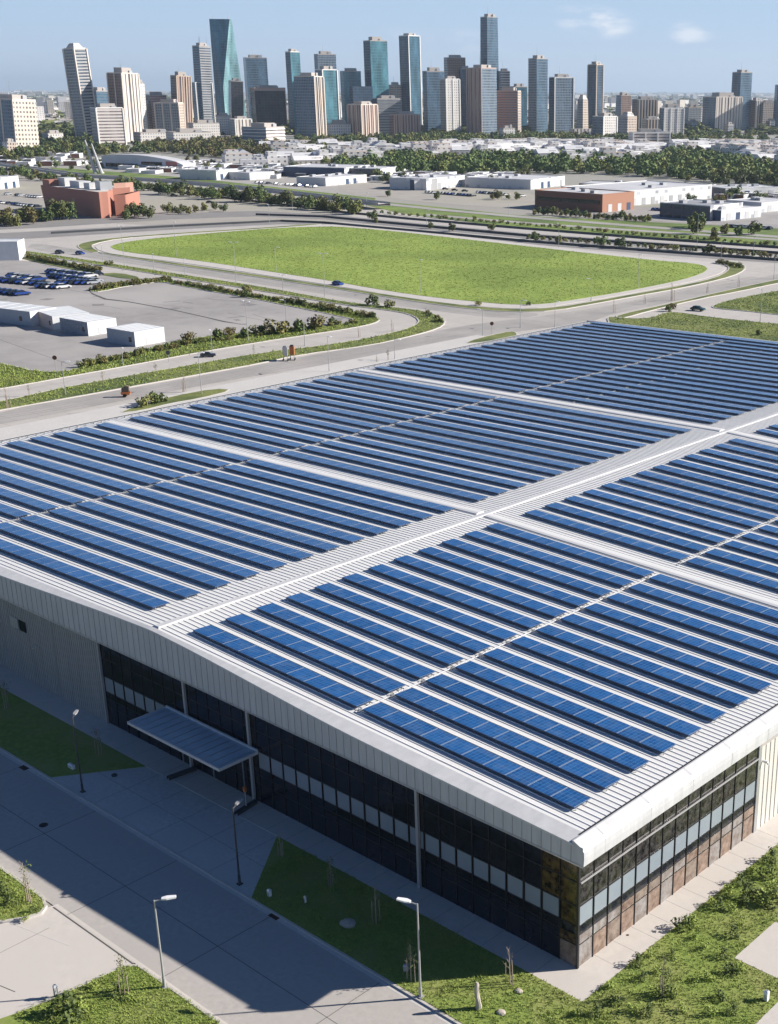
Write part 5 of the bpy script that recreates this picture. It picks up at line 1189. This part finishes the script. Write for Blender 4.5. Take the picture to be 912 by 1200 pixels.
# white town
hw_ = [facade('house_wall_white', (.72,.70,.68), (.12,.12,.14), 3.2, 4.5, .4, .35), facade('house_wall_cream', (.62,.56,.48), (.12,.12,.13), 3.2, 4.0, .4, .4), facade('house_wall_grey', (.45,.45,.46), (.1,.1,.12), 3.2, 4.0, .45, .45)]
hr_ = [wr, mat('house_roof_white', (.74,.73,.72), .7), mat('house_roof_tan', (.45,.36,.30), .8), gr]
HOUSES = []
for i in range(6):
    q = random.Random(i); b = MB(); w1, d1, h1 = q.uniform(13, 24), q.uniform(10, 14), q.uniform(5, 8)
    b.box(-w1/2, w1/2, -d1/2, d1/2, -.2, h1, 0); b.box(-w1/2+.3, w1/2-.3, -d1/2+.3, d1/2-.3, h1+.005, h1+.3, 1)
    if i % 2: b.box(-w1/2+1, 0, -d1/2+1, d1/2-2, h1+.3, h1+3, 0); b.box(-w1/2+1.2, -.2, -d1/2+1.2, d1/2-2.2, h1+3.005, h1+3.2, 1)
    else: b.prism([(w1*.1,-d1*.3),(w1*.4,-d1*.3),(w1*.4,d1*.3),(w1*.1,d1*.3)], h1+.3, h1+2.0)
    if i in (2, 4): b.prism([(-w1/2-.3,-d1/2-.3),(w1/2+.3,-d1/2-.3),(w1/2+.3,d1/2+.3),(-w1/2-.3,d1/2+.3)], h1+.31, h1+3.2, 1, top=[(-w1/2,-.1),(w1/2,-.1),(w1/2,.1),(-w1/2,.1)])
    o = b.build('house', [hw_[(0,0,1,0,2,0)[i]], hr_[(0,1,1,1,0,2)[i]]]); tag(o, 'x', 'house'); HOUSES.append(Once(o))
town_polys = [([(478,178),(520,174),(570,171),(640,170),(720,171),(770,174),(775,180),(745,190),(700,188),(640,184),(580,184),(500,186),(470,186)], 'small white flat-roofed house in the dense town between the two wood belts', 'houses of the dense white town', 18),
              ([(790,178),(815,170),(870,171),(930,173),(930,195),(880,190),(840,183),(800,181)], 'white terraced house in the dense rows at the right edge', 'white terraced houses at the right', 17),
              ([(300,172),(380,171),(440,174),(500,176),(470,184),(400,186),(330,184)], 'low white house among the trees left of the dense town', 'white houses among the trees', 30),
              ([(360,190),(470,187),(480,189),(380,196),(300,197),(250,191)], 'low white roofed house before the middle woodland', 'white houses before the middle woodland', 24),
              ([(600,186),(740,190),(700,196),(640,193)], 'white house showing through gaps of the right woodland', 'houses in gaps of the woodland', 34)]
budget = 290; extra = []
ang0 = YAW+.35
allsp = []
for poly, lb, gp, spc in town_polys:
    for p in spread(poly, spc, q5, .3): allsp.append((((p[0]-CAM[0])*AX_F[0]+(p[1]-CAM[1])*AX_F[1]), p, lb, gp))
allsp.sort(key=lambda s: s[0])
for k, (dd, p, lb, gp) in enumerate(allsp):
    i = q5.randrange(6); a = ang0+q5.choice((0, 1.5708, 0))+q5.uniform(-.08, .08); s = q5.uniform(.95, 1.4)
    if k < budget: HOUSES[i].put((p[0], p[1], 0), a, lb, s, gp)
    else: extra.append((p, a, s, i))
def far_boxes(name, label, spots, mats):
    b = MB()
    for (x, y, w1, d1, h1, a, mi, rf) in spots:
        c, s_ = math.cos(a), math.sin(a); P = [(x+(u*w1*c-v*d1*s_)/2, y+(u*w1*s_+v*d1*c)/2) for u, v in ((-1,-1),(1,-1),(1,1),(-1,1))]
        b.prism(P, -.3, h1, mi, mtop=rf)
    tag(b.build(name, mats), label, name.replace('_', ' '), kind='stuff')
fm = [hw_[0], hw_[1], hw_[2], hr_[1], hr_[2], wr]
far_boxes('far_houses', 'white houses farthest back in the town before the towers', [(p[0], p[1], 18*s, 12*s, 6*s+2*(i % 2), a, (0,0,1,0,2,0)[i], (3,5,3,3,5,4)[i]) for p, a, s, i in extra] or [(0, 3000, 10, 10, 5, 0, 0, 3)], fm)
# far plain of low buildings and groves up to the horizon
spots = []; q = random.Random(9)
for _ in range(11000):
    y = 107.8+ (q.random()**1.7)*44; x = q.uniform(-20, 935); g = G(x, y)
    if g.length > 40000: continue
    tall = q.random() < .05; k = max(1., (g.length/3500))
    w1 = q.uniform(14, 34)*k; d1 = q.uniform(12, 24)*k; h1 = (q.uniform(20, 42) if tall else q.uniform(5, 13))
    spots.append((g.x, g.y, w1*(.7 if tall else 1), d1*(.8 if tall else 1), h1, YAW+q.choice((.3, 1.87, .7))+q.uniform(-.1,.1), q.choice((0,0,1,1,2)), q.choice((3,3,4,5))))
far_boxes('far_city', 'hazy plain of countless low city buildings reaching the horizon', spots, fm)
V = []; protos = [leaves(60, 9, (0, 0, 6), 3.2, 70+i, .7, 6, .3) for i in range(4)]
for _ in range(3800):
    y = 109+(q.random()**1.6)*50; x = q.uniform(-20, 935); g = G(x, y); s = q.uniform(.7, 1.5)*max(1, g.length/5000); p = protos[q.randrange(4)]*s; V.append(p*np.array([1.5, 1.5, .8/ max(1, g.length/7000)])+np.array([g.x, g.y, 0]))
b = leaf_mb(np.concatenate(V)); tag(b.build('far_groves', M['leaf']), 'distant dark groves scattered through the far city plain', 'grove', kind='stuff')

# ---- towers
def F_(n, wall, glass, **k): return facade('facade_'+n, wall, glass, **k)
ST = dict(
 blue=F_('blue',(.13,.18,.24),(.04,.09,.14),fh=3.8,bw=2.,vf=.75,uf=.85,var=.35), deep=F_('deep',(.06,.09,.13),(.022,.048,.085),fh=3.8,bw=3.,vf=.8,uf=.9,var=.3),
 teal=F_('teal',(.10,.22,.26),(.05,.15,.19),fh=4,bw=3.,vf=.85,uf=.92,var=.2,grough=.15), tealdark=F_('tealdark',(.05,.12,.17),(.028,.085,.13),fh=4,bw=3,vf=.85,uf=.92,var=.2),
 crystal=F_('crystal',(.24,.40,.42),(.15,.29,.32),fh=4,bw=3.,vf=.85,uf=.92,var=.15,grough=.2),
 greyband=F_('greyband',(.36,.36,.36),(.07,.09,.12),fh=3.8,bw=60,vf=.5,uf=1.,var=.2), beigegrid=F_('beigegrid',(.66,.58,.49),(.08,.08,.09),fh=4.6,bw=4.6,vf=.45,uf=.5), beige=F_('beige',(.56,.46,.38),(.10,.09,.09),fh=3.6,bw=3.2,vf=.5,uf=.5),
 whiteband=F_('whiteband',(.62,.57,.54),(.16,.14,.14),fh=3.6,bw=70,vf=.42,uf=1.,var=.2), white=F_('white',(.74,.71,.67),(.2,.2,.22),fh=3.6,bw=3.4,vf=.45,uf=.4), pinkstripe=F_('pinkstripe',(.50,.35,.29),(.12,.09,.09),fh=200,bw=4.2,vf=1.,uf=.45,var=.2),
 brown=F_('brown',(.26,.16,.12),(.05,.045,.05),fh=3.6,bw=3.2,vf=.55,uf=.55), brownband=F_('brownband',(.44,.27,.23),(.14,.09,.09),fh=3.4,bw=80,vf=.5,uf=1.,var=.2), darkglass=F_('darkglass',(.05,.045,.05),(.02,.02,.028),fh=4,bw=5,vf=.85,uf=.92,var=.4),
 greygrid=F_('greygrid',(.34,.35,.36),(.08,.10,.13),fh=3.6,bw=3,vf=.55,uf=.6), bluegrid=F_('bluegrid',(.20,.25,.30),(.04,.07,.11),fh=3.6,bw=2.6,vf=.65,uf=.7), tanstripe=F_('tanstripe',(.46,.37,.29),(.05,.055,.07),fh=200,bw=5.,vf=1.,uf=.6,var=.2),
 whitestripe=F_('whitestripe',(.72,.66,.60),(.14,.12,.12),fh=200,bw=5.5,vf=1.,uf=.35,var=.2))
rooft = mat('tower_roof', (.28,.28,.29), .8); plantm = mat('plant_room', (.42,.38,.35), .7); palepier = mat('pale_pier', (.66,.58,.5), .7); tanpier = mat('tan_pier', (.55,.43,.32), .7); pinkpier = mat('pink_pier', (.52,.36,.30), .7); whitepier = mat('white_pier', (.75,.73,.7), .6)
def tower(label, xl, xe, xr, ytop, yb, L_='blue', R_='blue', dx=0, taper=1., plant=1, piers=None, npier=(0, 0), name='tower', crown=None, group=None, bands=None):
    """xl, xe, xr: where its left edge, near corner and right edge show at the roof; dx: how far the foot lies to the right of the roof; """
    xc = (xl+xr)/2+dx; g = G(xc, yb); k = pxm(xc, yb); h = height_at(g, ytop, xc)
    view = Vector((g.x-CAM[0], g.y-CAM[1])).normalized(); lft = max(1.5, xe-xl); rgt = max(1.5, xr-xe)
    phi = math.atan2(rgt, lft) if min(lft, rgt) > 3 else (.16 if rgt < lft else 1.41)
    phi = min(1.42, max(.15, phi*.75+.2)) if min(lft, rgt) > 3 else phi
    wL = lft*k/math.cos(phi); wR = rgt*k/math.sin(phi)
    if wL > 3.*wR: wR = max(wR, .45*wL*.6) if rgt > 2.5 else .5*wL
    if wR > 3.*wL: wL = .5*wR
    # local axes: -x side is the left-hand wall, seen at angle phi
    rt = Vector((view.y, -view.x))                        # image right on the ground
    aL = -rt*math.cos(phi)+view*math.sin(phi)             # from near corner along left wall
    aR = rt*math.sin(phi)+view*math.cos(phi)
    near = Vector((g.x, g.y))+rt*((xe+dx-xc)*k)
    ang = math.atan2(aR.y, aR.x)
    t = thing(name, label, 'tower' if name == 'tower' else 'building', (near.x, near.y, 0), ang, group)
    # tilt so the foot lies dx right of the roof, as the photograph shows
    natural = (CX-xc)*(yb-ytop)/4050.
    lean = (dx-natural) if xc < 300 and dx else 0.
    if abs(lean) > 1: 
        th = math.atan2(lean*k, h); axis = Vector((view.x, view.y, 0))
        t.rotation_euler = (Matrix.Rotation(-th, 3, axis) @ Matrix.Rotation(ang, 3, 'Z')).to_euler()
    P = [(0, 0), (wR, 0), (wR, wL), (0, wL)]
    cxm, cym = wR/2, wL/2; T = [(cxm+(p[0]-cxm)*taper, cym+(p[1]-cym)*taper) for p in P]
    b = MB(); b.prism(P, -2, h, 0, top=T, mtop=2, mside=[1, 0, 1, 0]); b.build('wall', [ST[L_], ST[R_], rooft], t)
    if plant:
        b = MB(); s = .55*taper; b.prism([(cxm+(p[0]-cxm)*s, cym+(p[1]-cym)*s) for p in P], h, h+3.5+2*plant); b.build('roof_plant', plantm, t)
        b = MB()
        for i in range(4):
            (x0, y0), (x1, y1) = T[i], T[(i+1) % 4]; dx_, dy_ = (x1-x0), (y1-y0); ln = math.hypot(dx_, dy_); nx, ny = -dy_/ln*.5, dx_/ln*.5
            b.prism([(x0, y0), (x1, y1), (x1+nx, y1+ny), (x0+nx, y0+ny)], h-.01, h+1.3)
        b.build('parapet', piers or plantm, t)
        hs = (sum(map(ord, label)) % 7)
        if yb-ytop > 45 and hs % 2: b = MB(); b.tube((cxm*.8, cym, h+3), (cxm*.8, cym, h+14+hs), .35, .12, 5); b.build('antenna', M['steel'], t)
        b = MB(); b.box(cxm*1.25, cxm*1.6, cym*.35, cym*.6, h+.01, h+3+hs*.4); b.build('cooling_unit', M['lampmetal'], t)
    if piers:
        nL, nR = npier
        for i in range(nR): 
            x = wR*(i/(nR-1) if nR > 1 else 0); b = MB(); pw_ = min(1.6, wR/nR*.35); b.box(x-pw_/2, x+pw_/2, -.7, .0, -1, h+.4); b.build('pier', piers, t)
        for i in range(nL):
            y = wL*(i/(nL-1) if nL > 1 else 0); b = MB(); pw_ = min(1.6, wL/nL*.35); b.box(-.7, 0, y-pw_/2, y+pw_/2, -1, h+.4); b.build('pier', piers, t)
    if bands:
        b = MB(); z = bands
        while z < h: b.prism([(-.5,-.5),(wR+.5,-.5),(wR+.5,wL+.5),(-.5,wL+.5)], z, z+.9); z += bands
        b.build('floor_band', whitepier if R_ in ('white','whiteband') else rooft, t)
    if crown: crown(t, wR, wL, h, T)
    return t
def crown_step(t, x, y, h, T):
    b = MB(); b.prism([(x*.1,y*.1),(x*.9,y*.1),(x*.9,y*.9),(x*.1,y*.9)], h, h+7, top=[(x*.3,y*.3),(x*.7,y*.3),(x*.7,y*.7),(x*.3,y*.7)]); b.build('crown', palepier, t)
def crown_needles(t, x, y, h, T):
    for p in ((x*.15,y*.15),(x*.85,y*.3),(x*.5,y*.8)): b = MB(); b.tube((p[0],p[1],h),(p[0],p[1],h+14),.5,.2,6); b.build('antenna', M['steel'], t)
def crown_frame(t, x, y, h, T):
    b = MB(); b.box(-.6,.0,-.6,.6,-1,h+2); b.box(x-.6,x+.6,-.8,0,-1,h+2); b.box(-.6,x+.6,-.8,-.0,h-3,h+2.01); b.box(-.8,-.61,0,y,h-3,h+2.); b.box(-.8,-.61,y-1.8,y,-1,h-3); b.build('frame', pinkpier, t)
TW = [
 ('leaning pale tower with a rounded stepped crown, tallest at the left',73,85,99,57,166,'greygrid','greyband',18,.95,1,palepier,(2,2),crown_step,None),
 ('slab with dark left side and white gridded face at the left picture edge',-12,13,39,117,180,'bluegrid','beigegrid',7,1,1,palepier,(3,0),None,None),
 ('dark glass slab at the very left edge behind the white gridded one',-30,-8,8,119,172,'blue','bluegrid',9,1,1,None,(0,0),None,None),
 ('squat white building with thin horizontal window bands',106,113,143,127,173,'greygrid','whiteband',5,1,1,whitepier,(0,2),None,None),
 ('dark blue block half hidden behind the striped white tower',104,112,127,107,163,'blue','blue',6,1,1,None,(0,0),None,None),
 ('brown and white striped tower with brown top',125,141,160,86,166,'brown','whitestripe',8,1,2,palepier,(3,3),None,None),
 ('thin grey tower just behind the striped one',158,162,168,98,162,'greygrid','white',6,1,1,None,(0,0),None,None),
 ('brown block behind the grey gridded mid-rise',170,176,194,112,160,'brown','brownband',5,1,1,None,(0,0),None,None),
 ('grey gridded mid-rise with a beige right edge',180,207,213,121,162,'greygrid','beige',5,1,1,palepier,(4,2),None,None),
 ('small dark brown slab left of the grey gridded mid-rise',169,173,181,122,160,'brown','brown',4,1,1,None,(0,0),None,None),
 ('brown tower with vertical tan piers',199,206,222,89,160,'brown','pinkstripe',4,1,1.5,tanpier,(0,4),None,None),
 ('slender grey tower with needle antennas left of the crystal tower',224,232,245,54,155,'bluegrid','greyband',8,.97,1,None,(0,0),crown_needles,None),
 ('grey blue glass block before the slender grey tower',223,228,247,97,155,'blue','bluegrid',6,1,1,whitepier,(0,2),None,None),
 ('dark blue glass tower right of the crystal tower',288,291,315,68,152,'tealdark','blue',3,1,1,None,(0,0),None,None),
 ('dark glass block inside a broad pink stone frame',297,302,337,104,156,'darkglass','darkglass',0,1,1,None,(0,0),crown_frame,None),
 ('slim teal tower with a white top edge',337,343,354,61,158,'deep','teal',3,.97,.7,whitepier,(0,0),None,None),
 ('dark blue square-headed tower behind the white-edged one',372,376,397,64,156,'deep','bluegrid',1,1,1,None,(0,0),None,None),
 ('pale-edged glass tower in the left middle of the skyline',371,380,397,82,162,'tealdark','teal',2,.97,1,whitepier,(0,2),None,None),
 ('broad blue gridded tower with beige right side',348,371,382,90,166,'bluegrid','tanstripe',1,1,1,palepier,(0,4),None,None),
 ('teal glass tower behind the dark low glass block',401,405,425,84,158,'tealdark','teal',1,1,1,None,(0,0),None,None),
 ('dark glass block before the teal tower',412,416,439,101,160,'deep','deep',0,1,0,None,(0,0),None,None),
 ('tall teal tower with a notched dark left side',427,435,455,48,158,'deep','teal',3,.98,1.5,None,(0,0),None,None),
 ('low pink block with pale vertical piers below the teal towers',409,425,444,123,165,'pinkstripe','pinkstripe',0,1,.6,palepier,(4,5),None,None),
 ('grey banded block right of the pink-piered one',439,444,471,116,160,'deep','greyband',0,1,.8,None,(0,0),None,3.8),
 ('tan block peeking between the teal tower and the dark slab',457,461,472,100,152,'brown','beige',0,1,1,None,(0,0),None,None),
 ('tall dark slab with white streaks and flat top',469,480,493,42,152,'deep','tealdark',2,1,.6,whitepier,(0,2),None,None),
 ('broad pink stone low block with three bays',457,463,493,135,163,'brown','pinkstripe',0,1,.8,pinkpier,(0,5),None,None),
 ('dark blue tower with a rounded roof hood',497,502,522,84,158,'deep','blue',0,1,1.5,None,(0,0),None,None),
 ('brown grey tower behind the pale pink slab',522,526,547,68,156,'greygrid','brown',0,1,.8,None,(0,0),None,None),
 ('dark slab between the pale pink slab and the pink tower',538,541,553,81,156,'deep','deep',0,1,.5,None,(0,0),None,None),
 ('pale pink gridded slab in the middle of the skyline',517,524,540,93,160,'beige','white',0,1,.7,whitepier,(0,3),None,None),
 ('tallest dark tower with sloping shoulders right of the middle',563,572,586,20,156,'deep','blue',0,.86,1,None,(0,0),None,None),
 ('grey shoulder block attached right of the tallest dark tower',584,587,598,84,156,'greygrid','greyband',0,1,.8,None,(0,0),None,None),
 ('pink tower left half with blue grey right side',548,565,583,80,163,'pinkstripe','bluegrid',0,1,.8,pinkpier,(5,0),None,None),
 ('reddish banded block with a tan right edge',582,607,611,107,162,'brownband','beige',0,1,1,None,(0,0),None,3.4),
 ('dark slab behind the reddish banded block',598,604,618,102,158,'deep','tealdark',0,1,.8,None,(0,0),None,None),
 ('grey glass tower with a dark left side right of the reddish block',619,629,642,69,159,'greygrid','blue',0,.98,1,None,(0,0),None,None),
 ('broad dark blue tower with a framed glass face',643,650,672,91,160,'deep','bluegrid',0,1,1,whitepier,(0,2),None,None),
 ('ornate beige stepped building right of the broad blue tower',675,683,690,117,158,'greygrid','beige',0,.8,2,None,(0,0),crown_step,None),
 ('isolated dark tower with tan vertical piers',688,698,706,76,155,'deep','deep',0,1,1,tanpier,(2,2),None,None),
 ('white and grey twin block at the foot of the isolated dark tower',694,707,723,137,164,'bluegrid','white',0,1,1,whitepier,(0,2),None,None),
 ('beige domed block right of the twin block',724,735,746,137,162,'greygrid','beige',0,1,1,None,(0,0),crown_step,None),
 ('brown blue block with rounded shoulders behind the domed block',720,727,740,112,152,'bluegrid','brown',0,.85,1,None,(0,0),None,None),
 ('wide dark block with tan stripes at the right',740,746,770,117,157,'brown','tanstripe',0,1,1,None,(0,0),None,None),
 ('low tan annex before the wide striped block',752,757,773,140,160,'beige','tanstripe',0,1,.5,None,(0,0),None,None),
 ('white paired slabs right of the wide striped block',772,778,801,127,158,'bluegrid','white',0,1,1.5,whitepier,(0,4),None,None),
 ('blue grey block with tan top right of the white paired slabs',801,806,821,126,152,'blue','greygrid',0,1,1,tanpier,(0,0),None,None),
 ('large complex with white stepped face at the right',822,838,868,114,156,'blue','whitestripe',0,1,2,palepier,(0,5),None,None),
 ('tall dark blue tower standing at the right',855,865,878,85,153,'deep','blue',0,1,.8,None,(0,0),None,None),
 ('tan striped block right of the tall dark blue tower',877,884,892,118,153,'brown','tanstripe',0,1,.8,None,(0,0),None,None),
 ('beige stepped block near the right picture edge',889,893,907,121,153,'greygrid','beige',0,1,1,None,(0,0),None,None),
 ('low white arched hall below the broad blue tower',667,672,696,151,162,'white','whitestripe',0,1,0,None,(0,0),None,None),
 ('low modern white building with bands above the dense town',736,742,785,156,173,'white','whiteband',0,1,.6,whitepier,(0,4),None,None),
 ('low glass building with white floor bands below the pink frame',285,313,335,150,172,'bluegrid','whiteband',0,1,1,None,(0,0),None,3.9),
 ('white low block left of the dark block in front of the crystal tower',254,258,271,136,158,'white','white',1,1,.5,None,(0,0),None,None),
 ('pale block with blue windows below the crystal tower',271,277,296,140,160,'bluegrid','whitestripe',0,1,.5,whitepier,(0,3),None,None),
 ('wide white low terraces below the brown tower',222,228,258,145,161,'white','white',0,1,.8,None,(0,0),None,None),
 ('white low block with blank walls above the left woods',196,205,248,156,170,'white','white',0,1,.8,None,(0,0),None,None),
 ('long low beige block at the foot of the brown tower',158,166,205,156,168,'beige','white',0,1,.5,None,(0,0),None,None),
 ('white block with small stone base below the pale-edged tower',384,390,412,146,165,'white','white',0,1,1.4,None,(0,0),None,None),
 ('white low block at the foot of the reddish banded block',585,590,604,151,165,'white','white',0,1,.3,None,(0,0),None,None),
 ('white small apartment house at the left below the gridded slab',49,56,73,157,170,'bluegrid','white',2,1,.4,None,(0,0),None,None),
 ('low white house block at the far left foot of the slab',3,8,18,167,182,'white','beige',1,1,.3,None,(0,0),None,None),
 ('thin blue sliver tower at the right picture edge',905,908,922,100,156,'deep','deep',0,1,.5,None,(0,0),None,None),
]
for (lb, xl, xe, xr, yt, yb, a_, c_, dx, tp_, pl_, pm, npi, cr, bd) in TW: tower(lb, xl, xe, xr, yt, yb, a_, c_, dx, tp_, pl_, pm, npi, 'tower' if yb-yt > 38 else 'office_block', cr, None, bd)
# the crystal tower: a sharp glass prism whose near edge leans back from mid height
g = G(273,154); k = pxm(273,154); h = height_at(g, 22, 273); view = Vector((g.x-CAM[0], g.y-CAM[1], 0)).normalized(); rt = Vector((view.y,-view.x,0))
t = thing('crystal_tower', 'tall teal glass tower with a slanted facet splitting dark and light', 'tower', (g.x,g.y,0), math.atan2(rt.y, rt.x))
w_ = 17*k; b = MB()
b.v = [(-w_,6,-2),(-.42*w_,-8,-2),(1.1*w_,6,-2),(.9*w_,34,-2),(-.9*w_,34,-2), (-w_*.99,6,h),(.34*w_,4,h),(.48*w_,8,h),(.40*w_,26,h),(-.95*w_,26,h), (-.42*w_,-8,h*.40)]
b.f = [(0,1,10,5),(10,6,5),(1,2,7,10),(10,7,6),(2,3,8,7),(3,4,9,8),(4,0,5,9),(5,6,7,8,9),(4,3,2,1,0)]; b.m = [0,0,1,1,1,0,0,2,0]
b.build('glass_body', [ST['tealdark'], ST['crystal'], rooft], t)  # one glass in two tones: shaded and lit facets are put into the colour
for x in (-.75,.25): b = MB(); b.tube((x*w_,15,h),(x*w_,15,h+9),.5,.2,6); b.build('antenna', M['steel'], t)
tower('dark pointed glass block standing right before the crystal tower', 267, 270, 284, 95, 156, 'darkglass', 'darkglass', 2, .98, .6)
# random mid-rises filling the gaps at the foot of the towers
q = random.Random(31)
for i in range(44):
    x = q.uniform(440, 915) if i % 3 else q.uniform(330, 915); yb = q.uniform(141, 158); wd = q.uniform(7, 15); hh = q.uniform(6, 15)
    tower('mid-rise city block among the feet of the towers', x, x+wd*.4, x+wd, yb-hh, yb, q.choice(('beige','greygrid','white','brown','bluegrid')), q.choice(('beige','white','white','greygrid','beigegrid')), 0, 1, .4, None, (0,0), 'office_block', None, 'mid-rise blocks at the feet of the towers')
for i in range(22):
    x = q.uniform(20, 240); yb = q.uniform(128, 150); wd = q.uniform(6, 13); hh = q.uniform(3, 7)
    tower('low pale city block in the plain behind the left towers', x, x+wd*.4, x+wd, yb-hh, yb, 'beige', q.choice(('white','white','beigegrid')), 0, 1, .3, None, (0,0), 'office_block', None, 'low blocks behind the left towers')
# haze
if HAZE:
    b = MB(); b.box(-70000, 50000, -600, 70000, -1.2, 420); o = b.build('haze', mat('x',(1,1,1))); o['kind'] = 'stuff'; tag(o, 'pale blue haze over the far city', 'haze')
    m = bpy.data.materials.new('haze'); m.use_nodes = True; m.node_tree.nodes.clear(); v = m.node_tree.nodes.new('ShaderNodeVolumePrincipled'); v.inputs['Density'].default_value = HAZE; v.inputs['Color'].default_value = (.66,.82,1.0,1); v.inputs['Anisotropy'].default_value = .2
    oo = m.node_tree.nodes.new('ShaderNodeOutputMaterial'); m.node_tree.links.new(v.outputs[0], oo.inputs['Volume']); o.data.materials.clear(); o.data.materials.append(m)
